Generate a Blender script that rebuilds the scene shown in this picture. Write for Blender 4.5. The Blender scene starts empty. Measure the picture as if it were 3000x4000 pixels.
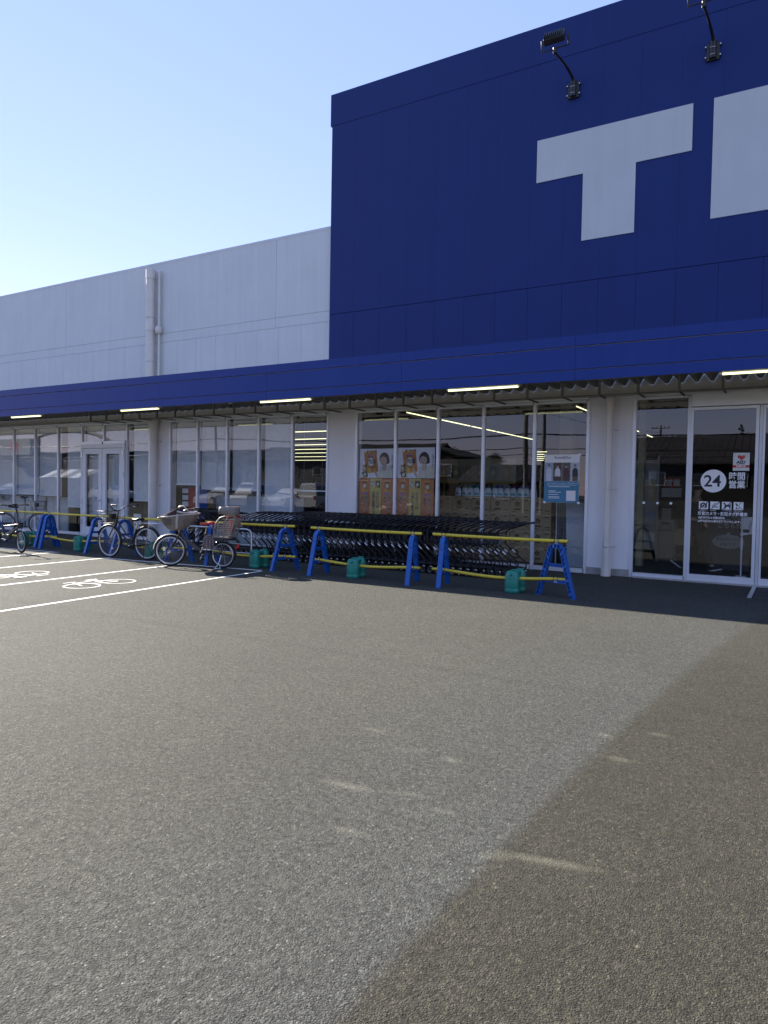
import bpy, bmesh, math, random
from math import sin, cos, pi, radians as rad
from mathutils import Vector, Matrix
random.seed(7)
S = bpy.context.scene
COL = S.collection

# ------------------------------------------------------------------ camera
CAMH = 1.55
yaw, pitch, roll = 0.532818056, -0.0325647355, 0.0178890509
cy_, sy_, cp_, sp_ = cos(yaw), sin(yaw), cos(pitch), sin(pitch)
Fv = Vector((-sy_*cp_, cy_*cp_, sp_)); Rv = Vector((cy_, sy_, 0)); Uv = Rv.cross(Fv)
R2 = Rv*cos(roll) + Uv*sin(roll); U2 = -Rv*sin(roll) + Uv*cos(roll)
cam_d = bpy.data.cameras.new('camera'); cam = bpy.data.objects.new('camera', cam_d); COL.objects.link(cam)
M = Matrix((R2, U2, -Fv)).transposed().to_4x4(); M.translation = Vector((0, 0, CAMH))
cam.matrix_world = M
cam_d.sensor_fit = 'VERTICAL'; cam_d.sensor_height = 36; cam_d.lens = 2744.39/4000*36
cam_d.clip_start = 0.05; cam_d.clip_end = 3000
S.camera = cam

# ------------------------------------------------------------------ world, sun, exposure
SUND = Vector((-1.78, 0.42, 1.0)).normalized()
elev = math.asin(SUND.z)
azim = math.atan2(SUND.x, SUND.y)
w = bpy.data.worlds.new('World'); S.world = w; w.use_nodes = True
nt = w.node_tree; bg = nt.nodes['Background']
sky = nt.nodes.new('ShaderNodeTexSky'); sky.sky_type = 'NISHITA'; sky.sun_disc = False
sky.sun_elevation = elev; sky.sun_rotation = azim
sky.air_density = 1.0; sky.dust_density = 0.0; sky.ozone_density = 2.2; sky.altitude = 20
tm = nt.nodes.new('ShaderNodeVectorMath'); tm.operation = 'MULTIPLY'; tm.inputs[1].default_value = (.84, .575, .68)
nt.links.new(sky.outputs[0], tm.inputs[0]); hz = nt.nodes.new('ShaderNodeVectorMath'); hz.operation = 'ADD'; hz.inputs[1].default_value = (1.0, 1.62, 2.75)
nt.links.new(tm.outputs[0], hz.inputs[0]); nt.links.new(hz.outputs[0], bg.inputs[0]); bg.inputs[1].default_value = 0.058
sd = bpy.data.lights.new('sun', 'SUN'); sun = bpy.data.objects.new('sun', sd); COL.objects.link(sun)
sd.energy = 5.0; sd.angle = rad(0.55); sd.color = (1.0, 0.93, 0.82)
sun.rotation_euler = (-SUND).to_track_quat('-Z', 'Y').to_euler(); sun.location = (-20, 5, 30)
S.view_settings.view_transform = 'Standard'; S.view_settings.look = 'None'
S.view_settings.exposure = 1.9; S.view_settings.gamma = 1
S.cycles.max_bounces = 10; S.cycles.transparent_max_bounces = 16
S.cycles.sample_clamp_indirect = 6.0

# ------------------------------------------------------------------ materials
MATS = {}
def mat(name, col, rough=0.6, metal=0.0, noise=0.12, nscale=6.0, bump=0.0, bscale=60.0, coat=0.0, spec=0.5, emis=None, estr=0.0, trans=0.0):
    if name in MATS: return MATS[name]
    m = bpy.data.materials.new(name); m.use_nodes = True
    t = m.node_tree; b = t.nodes['Principled BSDF']; L = t.links
    b.inputs['Roughness'].default_value = rough; b.inputs['Metallic'].default_value = metal
    b.inputs['Specular IOR Level'].default_value = spec; b.inputs['Coat Weight'].default_value = coat
    tc = t.nodes.new('ShaderNodeTexCoord')
    n = t.nodes.new('ShaderNodeTexNoise'); n.inputs['Scale'].default_value = nscale; n.inputs['Detail'].default_value = 6; n.inputs['Roughness'].default_value = .65
    L.new(tc.outputs['Object'], n.inputs['Vector'])
    r = t.nodes.new('ShaderNodeMapRange'); r.inputs['From Min'].default_value = .3; r.inputs['From Max'].default_value = .7
    r.inputs['To Min'].default_value = 1-noise; r.inputs['To Max'].default_value = 1+noise*.6
    L.new(n.outputs['Fac'], r.inputs['Value'])
    v = t.nodes.new('ShaderNodeVectorMath'); v.operation = 'SCALE'; v.inputs[0].default_value = col[:3]
    L.new(r.outputs[0], v.inputs['Scale']); L.new(v.outputs[0], b.inputs['Base Color'])
    if emis:
        b.inputs['Emission Color'].default_value = (*emis, 1); b.inputs['Emission Strength'].default_value = estr
    if bump:
        n2 = t.nodes.new('ShaderNodeTexNoise'); n2.inputs['Scale'].default_value = bscale; n2.inputs['Detail'].default_value = 3
        L.new(tc.outputs['Object'], n2.inputs['Vector'])
        bp = t.nodes.new('ShaderNodeBump'); bp.inputs['Strength'].default_value = bump; bp.inputs['Distance'].default_value = .01
        L.new(n2.outputs['Fac'], bp.inputs['Height']); L.new(bp.outputs[0], b.inputs['Normal'])
    MATS[name] = m; return m

def scuffed(m, col, amount=.35, scale=22.0, dirt=(.10, .09, .075)):
    t = m.node_tree; L = t.links; N = t.nodes; b = N['Principled BSDF']
    src = b.inputs['Base Color'].links[0].from_socket
    tc = N.new('ShaderNodeTexCoord')
    def layer(src, sc, lo, hi, c_, amt):
        n = N.new('ShaderNodeTexNoise'); n.inputs['Scale'].default_value = sc; n.inputs['Detail'].default_value = 8; n.inputs['Roughness'].default_value = .72
        L.new(tc.outputs['Object'], n.inputs['Vector'])
        r = N.new('ShaderNodeMapRange'); r.inputs['From Min'].default_value = lo; r.inputs['From Max'].default_value = hi; r.inputs['To Max'].default_value = amt
        L.new(n.outputs['Fac'], r.inputs['Value'])
        x = N.new('ShaderNodeMix'); x.data_type = 'RGBA'; L.new(r.outputs[0], x.inputs[0]); L.new(src, x.inputs[6]); x.inputs[7].default_value = (*c_, 1)
        return x.outputs[2]
    s1 = layer(src, scale, .56, .66, col, amount)
    s2 = layer(s1, scale*.35, .58, .72, dirt, amount)
    L.new(s2, b.inputs['Base Color']); return m

def wall_mat(name, col, rough, streak=.06):
    m = mat(name, col, rough, noise=.05, nscale=.8, bump=.12, bscale=25)
    t = m.node_tree; L = t.links; b = t.nodes['Principled BSDF']
    v = [n for n in t.nodes if n.bl_idname == 'ShaderNodeVectorMath'][0]
    tc = [n for n in t.nodes if n.bl_idname == 'ShaderNodeTexCoord'][0]
    mp = t.nodes.new('ShaderNodeMapping'); mp.inputs['Scale'].default_value = (5, 5, .25)
    n = t.nodes.new('ShaderNodeTexNoise'); n.inputs['Scale'].default_value = 1.2; n.inputs['Detail'].default_value = 8; n.inputs['Roughness'].default_value = .7
    L.new(tc.outputs['Object'], mp.inputs[0]); L.new(mp.outputs[0], n.inputs['Vector'])
    r = t.nodes.new('ShaderNodeMapRange'); r.inputs['From Min'].default_value = .35; r.inputs['From Max'].default_value = .7
    r.inputs['To Min'].default_value = 1+streak*.5; r.inputs['To Max'].default_value = 1-streak
    L.new(n.outputs['Fac'], r.inputs['Value'])
    s = t.nodes.new('ShaderNodeVectorMath'); s.operation = 'SCALE'
    L.new(v.outputs[0], s.inputs[0]); L.new(r.outputs[0], s.inputs['Scale']); L.new(s.outputs[0], b.inputs['Base Color'])
    b.inputs['Specular IOR Level'].default_value = .28
    return m

def glass_mat(name, tint=(.86, .90, .92), f0=.095, fmul=.90):
    m = bpy.data.materials.new(name); m.use_nodes = True; t = m.node_tree; L = t.links; t.nodes.clear()
    o = t.nodes.new('ShaderNodeOutputMaterial'); mx = t.nodes.new('ShaderNodeMixShader')
    tr = t.nodes.new('ShaderNodeBsdfTransparent'); tr.inputs[0].default_value = (*tint, 1)
    gl = t.nodes.new('ShaderNodeBsdfGlossy'); gl.inputs['Roughness'].default_value = 0.0
    tc = t.nodes.new('ShaderNodeTexCoord'); nn = t.nodes.new('ShaderNodeTexNoise'); nn.inputs['Scale'].default_value = .9; nn.inputs['Detail'].default_value = 1
    bp = t.nodes.new('ShaderNodeBump'); bp.inputs['Strength'].default_value = .03; bp.inputs['Distance'].default_value = .05
    L.new(tc.outputs['Object'], nn.inputs['Vector']); L.new(nn.outputs['Fac'], bp.inputs['Height']); L.new(bp.outputs[0], gl.inputs['Normal'])
    lw = t.nodes.new('ShaderNodeLayerWeight'); lw.inputs['Blend'].default_value = .5
    p = t.nodes.new('ShaderNodeMath'); p.operation = 'POWER'; p.inputs[1].default_value = 3.0
    a = t.nodes.new('ShaderNodeMath'); a.operation = 'MULTIPLY_ADD'; a.inputs[1].default_value = fmul; a.inputs[2].default_value = f0
    L.new(lw.outputs['Facing'], p.inputs[0]); L.new(p.outputs[0], a.inputs[0]); L.new(a.outputs[0], mx.inputs[0])
    L.new(tr.outputs[0], mx.inputs[1]); L.new(gl.outputs[0], mx.inputs[2]); L.new(mx.outputs[0], o.inputs[0])
    MATS[name] = m; return m

blue_w = wall_mat('blue_wall_paint', (.0026, .0210, .138), .55, .10)
white_w = wall_mat('white_wall_paint', (.56, .605, .62), .6, .05)
fascia_m = wall_mat('blue_fascia_metal', (.0045, .031, .200), .45, .06)
pillar_m = wall_mat('white_pillar_paint', (.70, .71, .74), .6, .05)
letter_m = wall_mat('white_letter_paint', (.47, .52, .545), .6, .04)
alu = mat('aluminium_frame', (.66, .69, .74), .38, .35, noise=.06, nscale=3)
white_paint = mat('white_door_paint', (.68, .70, .75), .45, noise=.06)
pvc = mat('cream_pvc_pipe', (.60, .59, .55), .45, noise=.07, nscale=2)
steel = mat('galvanised_steel', (.55, .56, .57), .35, .8, noise=.15)
deckm = mat('grey_roof_deck', (.26, .255, .24), .6, .2, noise=.2)
bracket_m = mat('dark_grey_bracket', (.16, .16, .155), .6, .2)
beige = mat('beige_wall_board', (.52, .50, .46), .7, noise=.08)
concrete = mat('concrete', (.30, .30, .29), .85, noise=.25, nscale=9, bump=.3)
glass = glass_mat('window_glass')
tube_m = mat('lit_fluorescent_tube', (.9, .9, .85), .5, emis=(1, .97, .55), estr=.62)
black_m = mat('black_plastic', (.012, .012, .013), .42, noise=.2)
dark_metal = mat('dark_metal', (.03, .03, .032), .45, .5)
barr_blue = mat('blue_barrier_plastic', (.003, .085, .36), .42, noise=.12, nscale=12, bump=.1)
yellow = mat('yellow_pipe_coating', (.62, .48, .035), .38, noise=.12, nscale=14, bump=.05)
teal = mat('green_tank_plastic', (.015, .22, .165), .42, noise=.14, nscale=10, bump=.1)
scuffed(barr_blue, (.10, .20, .42), .4); scuffed(yellow, (.30, .24, .08), .55, 30); scuffed(teal, (.10, .30, .25), .4)
cart_m = mat('charcoal_cart_tube', (.016, .017, .020), .36, .55, noise=.15)
cart_pl = mat('black_cart_plastic', (.010, .010, .012), .5)
chrome = mat('chrome', (.75, .75, .76), .16, 1.0, noise=.05)
rubber = mat('tyre_rubber', (.014, .014, .014), .8, noise=.2, nscale=30)
rimm = mat('silver_rim', (.55, .56, .58), .28, .9)
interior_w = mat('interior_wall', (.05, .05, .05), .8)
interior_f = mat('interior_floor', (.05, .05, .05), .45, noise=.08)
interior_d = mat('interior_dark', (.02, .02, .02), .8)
blind_m = mat('white_blind_slats', (.74, .77, .82), .5)
paper = mat('white_paper', (.72, .73, .75), .55, noise=.04)
txt_dark = mat('dark_print', (.02, .022, .035), .6)
txt_white = mat('white_print', (.78, .80, .83), .6, noise=.03)
carton = mat('cardboard', (.44, .33, .19), .8, noise=.12)
line_m = None

# ------------------------------------------------------------------ mesh helper
class MB:
    def __init__(s): s.v = []; s.f = []; s.mi = []; s.sm = []; s.mats = []; s.cur = 0; s.X = None
    def m(s, material):
        if material not in s.mats: s.mats.append(material)
        s.cur = s.mats.index(material); return s
    def add(s, vs, fs, smooth=False):
        o = len(s.v)
        if s.X is not None: vs = [s.X @ Vector(p) for p in vs]
        s.v += [tuple(p) for p in vs]
        for f in fs:
            s.f.append([o+i for i in f]); s.mi.append(s.cur); s.sm.append(smooth)
        return s
    def box(s, a, b):
        x0, y0, z0 = a; x1, y1, z1 = b
        return s.add([(x0,y0,z0),(x1,y0,z0),(x1,y1,z0),(x0,y1,z0),(x0,y0,z1),(x1,y0,z1),(x1,y1,z1),(x0,y1,z1)],
                     [(0,3,2,1),(4,5,6,7),(0,1,5,4),(1,2,6,5),(2,3,7,6),(3,0,4,7)])
    def cbox(s, a, b, c=.01):   # box with chamfered edges
        bm = bmesh.new(); bmesh.ops.create_cube(bm, size=1)
        sx, sy, sz = b[0]-a[0], b[1]-a[1], b[2]-a[2]
        for v in bm.verts: v.co = Vector((a[0]+(v.co.x+.5)*sx, a[1]+(v.co.y+.5)*sy, a[2]+(v.co.z+.5)*sz))
        bmesh.ops.bevel(bm, geom=bm.edges[:], offset=c, segments=2, affect='EDGES', profile=.6)
        bm.verts.index_update(); s.add([v.co.copy() for v in bm.verts], [[v.index for v in f.verts] for f in bm.faces], True); bm.free(); return s
    def tube(s, pts, r, n=8, closed=False, caps=True):
        pts = [Vector(p) for p in pts]; k = len(pts)
        rs = r if isinstance(r, (list, tuple)) else [r]*k
        vs = []; up = None
        for i, p in enumerate(pts):
            if closed: d = pts[(i+1) % k]-pts[i-1]
            elif i == 0: d = pts[1]-pts[0]
            elif i == k-1: d = pts[-1]-pts[-2]
            else: d = (pts[i+1]-p).normalized()+(p-pts[i-1]).normalized()
            d.normalize()
            if up is None: up = Vector((0,0,1)) if abs(d.z) < .9 else Vector((0,1,0))
            a = d.cross(up)
            if a.length < 1e-4: a = d.cross(Vector((1,0,0)))
            a.normalize(); b = a.cross(d).normalized(); up = b
            for j in range(n):
                t = 2*pi*j/n; vs.append(p+a*(rs[i]*cos(t))+b*(rs[i]*sin(t)))
        fs = []
        for i in range(k if closed else k-1):
            o, q = i*n, ((i+1) % k)*n
            for j in range(n): fs.append((o+j, q+j, q+(j+1) % n, o+(j+1) % n))
        s.add(vs, fs, True)
        if caps and not closed:
            s.add(vs[:n], [list(range(n))]); s.add(vs[-n:], [list(range(n))[::-1]])
        return s
    def cyl(s, a, b, r, n=14): return s.tube([a, b], r, n)
    def torus(s, c, ax, R, r, N=32, n=6):
        ax = Vector(ax).normalized(); u = ax.orthogonal().normalized(); v = ax.cross(u)
        return s.tube([Vector(c)+u*(R*cos(2*pi*i/N))+v*(R*sin(2*pi*i/N)) for i in range(N)], r, n, closed=True)
    def sphere(s, c, rx, ry=None, rz=None, n=12, k=8):
        ry = ry or rx; rz = rz or rx; vs = []; fs = []
        for i in range(k+1):
            t = pi*i/k
            for j in range(n):
                p = 2*pi*j/n; vs.append((c[0]+rx*sin(t)*cos(p), c[1]+ry*sin(t)*sin(p), c[2]+rz*cos(t)))
        for i in range(k):
            for j in range(n): fs.append((i*n+j, (i+1)*n+j, (i+1)*n+(j+1) % n, i*n+(j+1) % n))
        return s.add(vs, fs, True)
    def prism(s, poly, y0, y1):     # poly in xz extruded over y
        n = len(poly); vs = [(x, y0, z) for x, z in poly]+[(x, y1, z) for x, z in poly]
        fs = [list(range(n)), list(range(n, 2*n))[::-1]]+[(i, i+n, (i+1) % n+n, (i+1) % n) for i in range(n)]
        return s.add(vs, fs)
    def quad(s, x0, z0, x1, z1, y): return s.add([(x0,y,z0),(x1,y,z0),(x1,y,z1),(x0,y,z1)], [(0,1,2,3)])
    def poly(s, pts, y): return s.add([(x,y,z) for x, z in pts], [list(range(len(pts)))])
    def disc(s, x, z, rx, y, rz=None, n=36): 
        rz = rz or rx; return s.poly([(x+rx*cos(2*pi*i/n), z+rz*sin(2*pi*i/n)) for i in range(n)], y)
    def build(s, name, parent=None, loc=None, recalc=True):
        me = bpy.data.meshes.new(name); me.from_pydata(s.v, [], s.f)
        for m_ in s.mats: me.materials.append(m_)
        me.polygons.foreach_set('material_index', s.mi); me.polygons.foreach_set('use_smooth', s.sm)
        if recalc:
            bm = bmesh.new(); bm.from_mesh(me); bmesh.ops.recalc_face_normals(bm, faces=bm.faces); bm.to_mesh(me); bm.free()
        me.update()
        o = bpy.data.objects.new(name, me); COL.objects.link(o)
        if parent: o.parent = parent
        if loc: o.location = loc
        return o

def tag(o, label=None, cat=None, group=None, kind=None):
    if label: o['label'] = label
    if cat: o['category'] = cat
    if group: o['group'] = group
    if kind: o['kind'] = kind
    return o
def thing(name, label, cat, loc=(0,0,0), rz=0, group=None):
    o = bpy.data.objects.new(name, None); COL.objects.link(o); o.location = loc; o.rotation_euler = (0,0,rz)
    o.empty_display_size = .1
    return tag(o, label, cat, group)
KIDS = {}
def dup(root, loc=None, rz=None, label=None, group=None):
    kids = [o for o in COL.objects if o.parent == root] if root not in KIDS else KIDS[root]
    if root not in KIDS: KIDS[root] = kids
    r = root.copy(); COL.objects.link(r)
    if loc is not None: r.location = loc
    if rz is not None: r.rotation_euler = (0,0,rz)
    if label: r['label'] = label
    if group: r['group'] = group
    for c in kids:
        q = c.copy(); COL.objects.link(q); q.parent = r
        gk = KIDS.setdefault(c, [o for o in COL.objects if o.parent == c])
        for g in gk:
            h = g.copy(); COL.objects.link(h); h.parent = q
    return r
def text(body, size, material, x, z, y, parent=None, name='lettering', align='LEFT', bold=0.0, vertical=False, sx=1.0, sp=1.0, shear=0.0):
    c = bpy.data.curves.new('t', 'FONT'); c.size = size; c.offset = bold; c.align_x = align; c.resolution_u = 3
    c.shear = shear
    if vertical: c.body = '\n'.join(body); c.space_line = .86
    else: c.body = body; c.space_character = sp
    o = bpy.data.objects.new('t', c); COL.objects.link(o)
    me = bpy.data.meshes.new_from_object(o.evaluated_get(bpy.context.evaluated_depsgraph_get()))
    bpy.data.objects.remove(o)
    for v in me.vertices: v.co = Vector((v.co.x*sx, 0, v.co.y))
    me.materials.clear(); me.materials.append(material); me.name = name
    q = bpy.data.objects.new(name, me); COL.objects.link(q); q.location = (x, y, z); q.parent = parent
    return q

# ------------------------------------------------------------------ asphalt ground
def asphalt():
    m = bpy.data.materials.new('asphalt'); m.use_nodes = True; t = m.node_tree; L = t.links; N = t.nodes
    b = N['Principled BSDF']; tc = N.new('ShaderNodeTexCoord')
    def noise(sc, det=4, rough=.55, vec=None, dim='3D'):
        n = N.new('ShaderNodeTexNoise'); n.inputs['Scale'].default_value = sc; n.inputs['Detail'].default_value = det; n.inputs['Roughness'].default_value = rough
        L.new(vec or tc.outputs['Object'], n.inputs['Vector']); return n.outputs['Fac']
    def mr(v, a, b_, c, d, clamp=True):
        r = N.new('ShaderNodeMapRange'); r.clamp = clamp
        for k, q in zip(('From Min','From Max','To Min','To Max'), (a, b_, c, d)): r.inputs[k].default_value = q
        L.new(v, r.inputs['Value']); return r.outputs[0]
    def ma(op, a, b_=None, c=None):
        x = N.new('ShaderNodeMath'); x.operation = op
        for i, q in enumerate((a, b_, c)):
            if q is None: continue
            if isinstance(q, (int, float)): x.inputs[i].default_value = q
            else: L.new(q, x.inputs[i])
        return x.outputs[0]
    sep = N.new('ShaderNodeSeparateXYZ'); L.new(tc.outputs['Object'], sep.inputs[0]); X, Y = sep.outputs[0], sep.outputs[1]
    def voro(sc, feat='F1', rand=1.0):
        v = N.new('ShaderNodeTexVoronoi'); v.feature = feat; v.voronoi_dimensions = '2D'; v.inputs['Scale'].default_value = sc; v.inputs['Randomness'].default_value = rand
        L.new(tc.outputs['Object'], v.inputs['Vector']); return v
    v1 = voro(125); v2 = voro(300); v3 = voro(58)
    st1 = mr(v1.outputs['Distance'], .0, .75, 1, 0)       # pebble height
    st2 = mr(v2.outputs['Distance'], .0, .75, 1, 0)
    st3 = mr(v3.outputs['Distance'], .0, .6, 1, 0)
    rnd = N.new('ShaderNodeSeparateColor'); L.new(v1.outputs['Color'], rnd.inputs[0])
    rnd3 = N.new('ShaderNodeSeparateColor'); L.new(v3.outputs['Color'], rnd3.inputs[0])
    # random height for every stone
    h = ma('MULTIPLY', st1, mr(rnd.outputs[0], 0, 1, .25, 1.0))
    h = ma('MULTIPLY_ADD', st2, .35, h)
    h = ma('MULTIPLY_ADD', ma('MULTIPLY', st3, mr(rnd3.outputs[1], .55, 1, 0, 1)), .8, h)
    h = ma('MULTIPLY_ADD', noise(28, 3), 1.6, h)
    bp = N.new('ShaderNodeBump'); bp.inputs['Strength'].default_value = 1.0; bp.inputs['Distance'].default_value = .0055
    L.new(h, bp.inputs['Height']); L.new(bp.outputs[0], b.inputs['Normal'])
    # colour
    cr = N.new('ShaderNodeValToRGB'); L.new(rnd.outputs[1], cr.inputs[0]); e = cr.color_ramp.elements
    e[0].position = 0; e[0].color = (.045, .045, .042, 1); e[1].position = 1; e[1].color = (.30, .29, .26, 1)
    for p_, c_ in ((.25, (.092, .091, .082)), (.72, (.108, .107, .095)), (.955, (.128, .126, .110)), (.992, (.19, .185, .165))):
        q = e.new(p_); q.color = (*c_, 1)
    base = cr.outputs[0]
    def scale(col, fac):
        s = N.new('ShaderNodeVectorMath'); s.operation = 'SCALE'; L.new(col, s.inputs[0])
        if isinstance(fac, (int, float)): s.inputs['Scale'].default_value = fac
        else: L.new(fac, s.inputs['Scale'])
        return s.outputs[0]
    def mix(f, a, col):
        x = N.new('ShaderNodeMix'); x.data_type = 'RGBA'; L.new(f, x.inputs[0]); L.new(a, x.inputs[6])
        if isinstance(col, tuple): x.inputs[7].default_value = (*col, 1)
        else: L.new(col, x.inputs[7])
        return x.outputs[2]
    base = scale(base, mr(noise(.45, 6, .6), .3, .7, .86, 1.14))
    base = scale(base, mr(noise(6.5, 5, .6), .3, .7, .88, 1.12))
    base = scale(base, mr(noise(40, 3, .6), .25, .75, .82, 1.18))
    base = scale(base, mr(h, .8, 1.9, .40, 1.36))
    # newer, darker and browner paving strip to the right of a joint that runs away from the camera
    wx = ma('MULTIPLY_ADD', noise(6, 4), .05, X)
    ec = ma('MULTIPLY_ADD', ma('MULTIPLY', Y, Y), -.0075, 1.105)
    dd = ma('ADD', wx, ec)
    strip = mr(ma('DIVIDE', dd, ma('MULTIPLY_ADD', Y, .006, .022)), -.8, 1.0, 0, 1)
    strip = ma('MULTIPLY', strip, mr(Y, 5.5, 9.6, 1.0, .6))
    tint = N.new('ShaderNodeVectorMath'); tint.operation = 'MULTIPLY'; L.new(base, tint.inputs[0]); tint.inputs[1].default_value = (.66, .60, .52)
    cool = N.new('ShaderNodeVectorMath'); cool.operation = 'MULTIPLY'; L.new(base, cool.inputs[0]); cool.inputs[1].default_value = (1.02, 1.05, 1.14)
    base = mix(mr(dd, -1.6, -.05, 0, 1), base, cool.outputs[0])  # pale bluish haze left of the joint, put into the asphalt colour
    base = mix(strip, base, tint.outputs[0])
    # cross joint
    wy = ma('ABSOLUTE', ma('ADD', ma('MULTIPLY_ADD', noise(2.2, 3), .10, Y), -5.52))
    base = scale(base, mr(wy, .0, .10, .86, 1.0))
    # pale streaks of reflected sunlight, put into the asphalt colour
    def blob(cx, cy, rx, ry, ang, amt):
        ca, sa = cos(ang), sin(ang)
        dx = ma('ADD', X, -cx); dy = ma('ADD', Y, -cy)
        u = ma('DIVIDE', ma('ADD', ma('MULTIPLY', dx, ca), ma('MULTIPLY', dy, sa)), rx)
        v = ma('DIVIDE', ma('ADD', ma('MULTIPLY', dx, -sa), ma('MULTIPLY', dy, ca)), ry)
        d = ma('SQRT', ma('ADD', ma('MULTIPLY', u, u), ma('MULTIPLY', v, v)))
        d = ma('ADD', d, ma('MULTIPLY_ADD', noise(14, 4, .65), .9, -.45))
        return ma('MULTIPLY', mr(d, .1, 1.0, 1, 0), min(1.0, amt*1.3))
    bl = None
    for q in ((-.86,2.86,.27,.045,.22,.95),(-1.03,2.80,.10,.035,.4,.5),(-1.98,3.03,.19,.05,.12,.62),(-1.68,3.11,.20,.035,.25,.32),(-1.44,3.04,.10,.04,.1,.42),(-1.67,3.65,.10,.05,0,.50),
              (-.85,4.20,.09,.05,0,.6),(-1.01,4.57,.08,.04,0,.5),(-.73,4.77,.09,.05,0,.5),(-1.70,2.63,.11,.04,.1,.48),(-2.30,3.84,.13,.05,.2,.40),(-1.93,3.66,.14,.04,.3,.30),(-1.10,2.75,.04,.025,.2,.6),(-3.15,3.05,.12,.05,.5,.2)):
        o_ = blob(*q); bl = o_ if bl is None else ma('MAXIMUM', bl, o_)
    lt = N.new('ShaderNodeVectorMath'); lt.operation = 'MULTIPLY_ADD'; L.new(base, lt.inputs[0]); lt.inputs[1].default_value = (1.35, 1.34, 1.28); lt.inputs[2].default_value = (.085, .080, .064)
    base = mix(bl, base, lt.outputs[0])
    fin = N.new('ShaderNodeVectorMath'); fin.operation = 'MULTIPLY'; L.new(base, fin.inputs[0]); fin.inputs[1].default_value = (.625, .632, .585); base = fin.outputs[0]
    b.inputs['Sheen Weight'].default_value = .03; b.inputs['Sheen Roughness'].default_value = .6; b.inputs['Sheen Tint'].default_value = (1, .97, .88, 1)
    L.new(base, b.inputs['Base Color'])
    L.new(mr(rnd.outputs[2], .95, 1, .9, .6), b.inputs['Roughness']); b.inputs['Specular IOR Level'].default_value = .2
    return m
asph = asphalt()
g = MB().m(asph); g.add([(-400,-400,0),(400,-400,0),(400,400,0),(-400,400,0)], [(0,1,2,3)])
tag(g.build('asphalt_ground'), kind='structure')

def worn_paint():
    m = mat('road_marking_paint', (.74, .73, .69), .6, noise=.14, nscale=30, bump=.5, bscale=120)
    t = m.node_tree; L = t.links; N = t.nodes; b = N['Principled BSDF']
    tc = N.new('ShaderNodeTexCoord'); n = N.new('ShaderNodeTexNoise'); n.inputs['Scale'].default_value = 45; n.inputs['Detail'].default_value = 5; n.inputs['Roughness'].default_value = .7
    L.new(tc.outputs['Object'], n.inputs['Vector'])
    r = N.new('ShaderNodeMapRange'); r.inputs['From Min'].default_value = .30; r.inputs['From Max'].default_value = .36; L.new(n.outputs['Fac'], r.inputs['Value'])
    L.new(r.outputs[0], b.inputs['Alpha']); return m
line_m = worn_paint()
def gpoly(mb, pts, z=.004): mb.add([(x, y, z) for x, y in pts], [list(range(len(pts)))])
def line(name, x0, y0, x1, y1, wd, label, z=.004):
    d = Vector((x1-x0, y1-y0)).normalized(); n = Vector((-d.y, d.x))*wd/2
    mb = MB().m(line_m); gpoly(mb, [(x0-n.x, y0-n.y), (x1-n.x, y1-n.y), (x1+n.x, y1+n.y), (x0+n.x, y0+n.y)], z)
    return tag(mb.build(name), label, 'road marking', 'white bicycle bay lines')
line('bay_line', -8.46, 9.96, -8.12, 3.2, .066, 'long white bay line nearest the camera, ending behind the child-seat bicycle')
line('bay_line', -10.42, 9.80, -10.16, 3.2, .066, 'white bay line ending between the black bicycle and the child-seat bicycle')
line('bay_line', -12.48, 9.82, -12.22, 3.2, .066, 'white bay line ending at the front wheel of the black bicycle')
line('bay_line', -14.28, 9.88, -14.10, 3.2, .066, 'white bay line ending near the small-wheeled bicycle at the left')
line('bay_line', -12.42, 9.66, -8.52, 10.02, .09, 'white cross line in the shade under the black and child-seat bicycles')
line('bay_line', -18.4, 9.46, -14.36, 9.82, .09, 'white cross line in the shade under the small-wheeled bicycle')

def bike_icon(cx, cy, ang, label):
    mb = MB().m(line_m); s = 1.0; W = .031
    def P(u, v): return (cx+(u*cos(ang)-v*sin(ang))*s, cy+(u*sin(ang)+v*cos(ang))*s)
    def seg(a, b, w_=W, z=.004):
        d = (Vector(b)-Vector(a)).normalized(); n = Vector((-d.y, d.x))*w_/2; a = Vector(a); b = Vector(b)
        gpoly(mb, [P(*(a-n)), P(*(b-n)), P(*(b+n)), P(*(a+n))], z)
    for c in (-.33, .33):
        n = 30; ro, ri = .27, .27-W
        vs = [(*P(c+ro*cos(2*pi*i/n), ro*sin(2*pi*i/n)), .005) for i in range(n)]+[(*P(c+ri*cos(2*pi*i/n), ri*sin(2*pi*i/n)), .005) for i in range(n)]
        mb.add(vs, [(i, (i+1) % n, n+(i+1) % n, n+i) for i in range(n)])
    Z = .006
    seg((-.33, 0), (-.20, .42), z=Z); seg((-.34, .44), (-.12, .44), z=Z+.001)
    seg((-.24, .30), (.13, .34), z=Z+.002); seg((-.22, .26), (.05, .0), z=Z+.003); seg((.05, 0), (.15, .42), z=Z+.004); seg((.05, .0), (.33, .0), z=Z+.005); seg((.33, 0), (.13, .33), z=Z+.006)
    seg((.05, .43), (.26, .43), .06, z=Z+.007)
    return tag(mb.build('bicycle_symbol'), label, 'road marking', 'bicycle symbols painted in the bays')
bike_icon(-9.30, 7.14, pi/2, 'white painted bicycle symbol between the two nearest bay lines')
bike_icon(-11.30, 6.97, -pi/2, 'white painted bicycle symbol cut by the left edge of the photo')

# ------------------------------------------------------------------ store building
YW = 13.6
store = thing('store_building', 'long store with a white wall, a blue sign wall and a blue canopy', 'building', (0, 0, 0))
XL, XR = -46.0, 14.0
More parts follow.
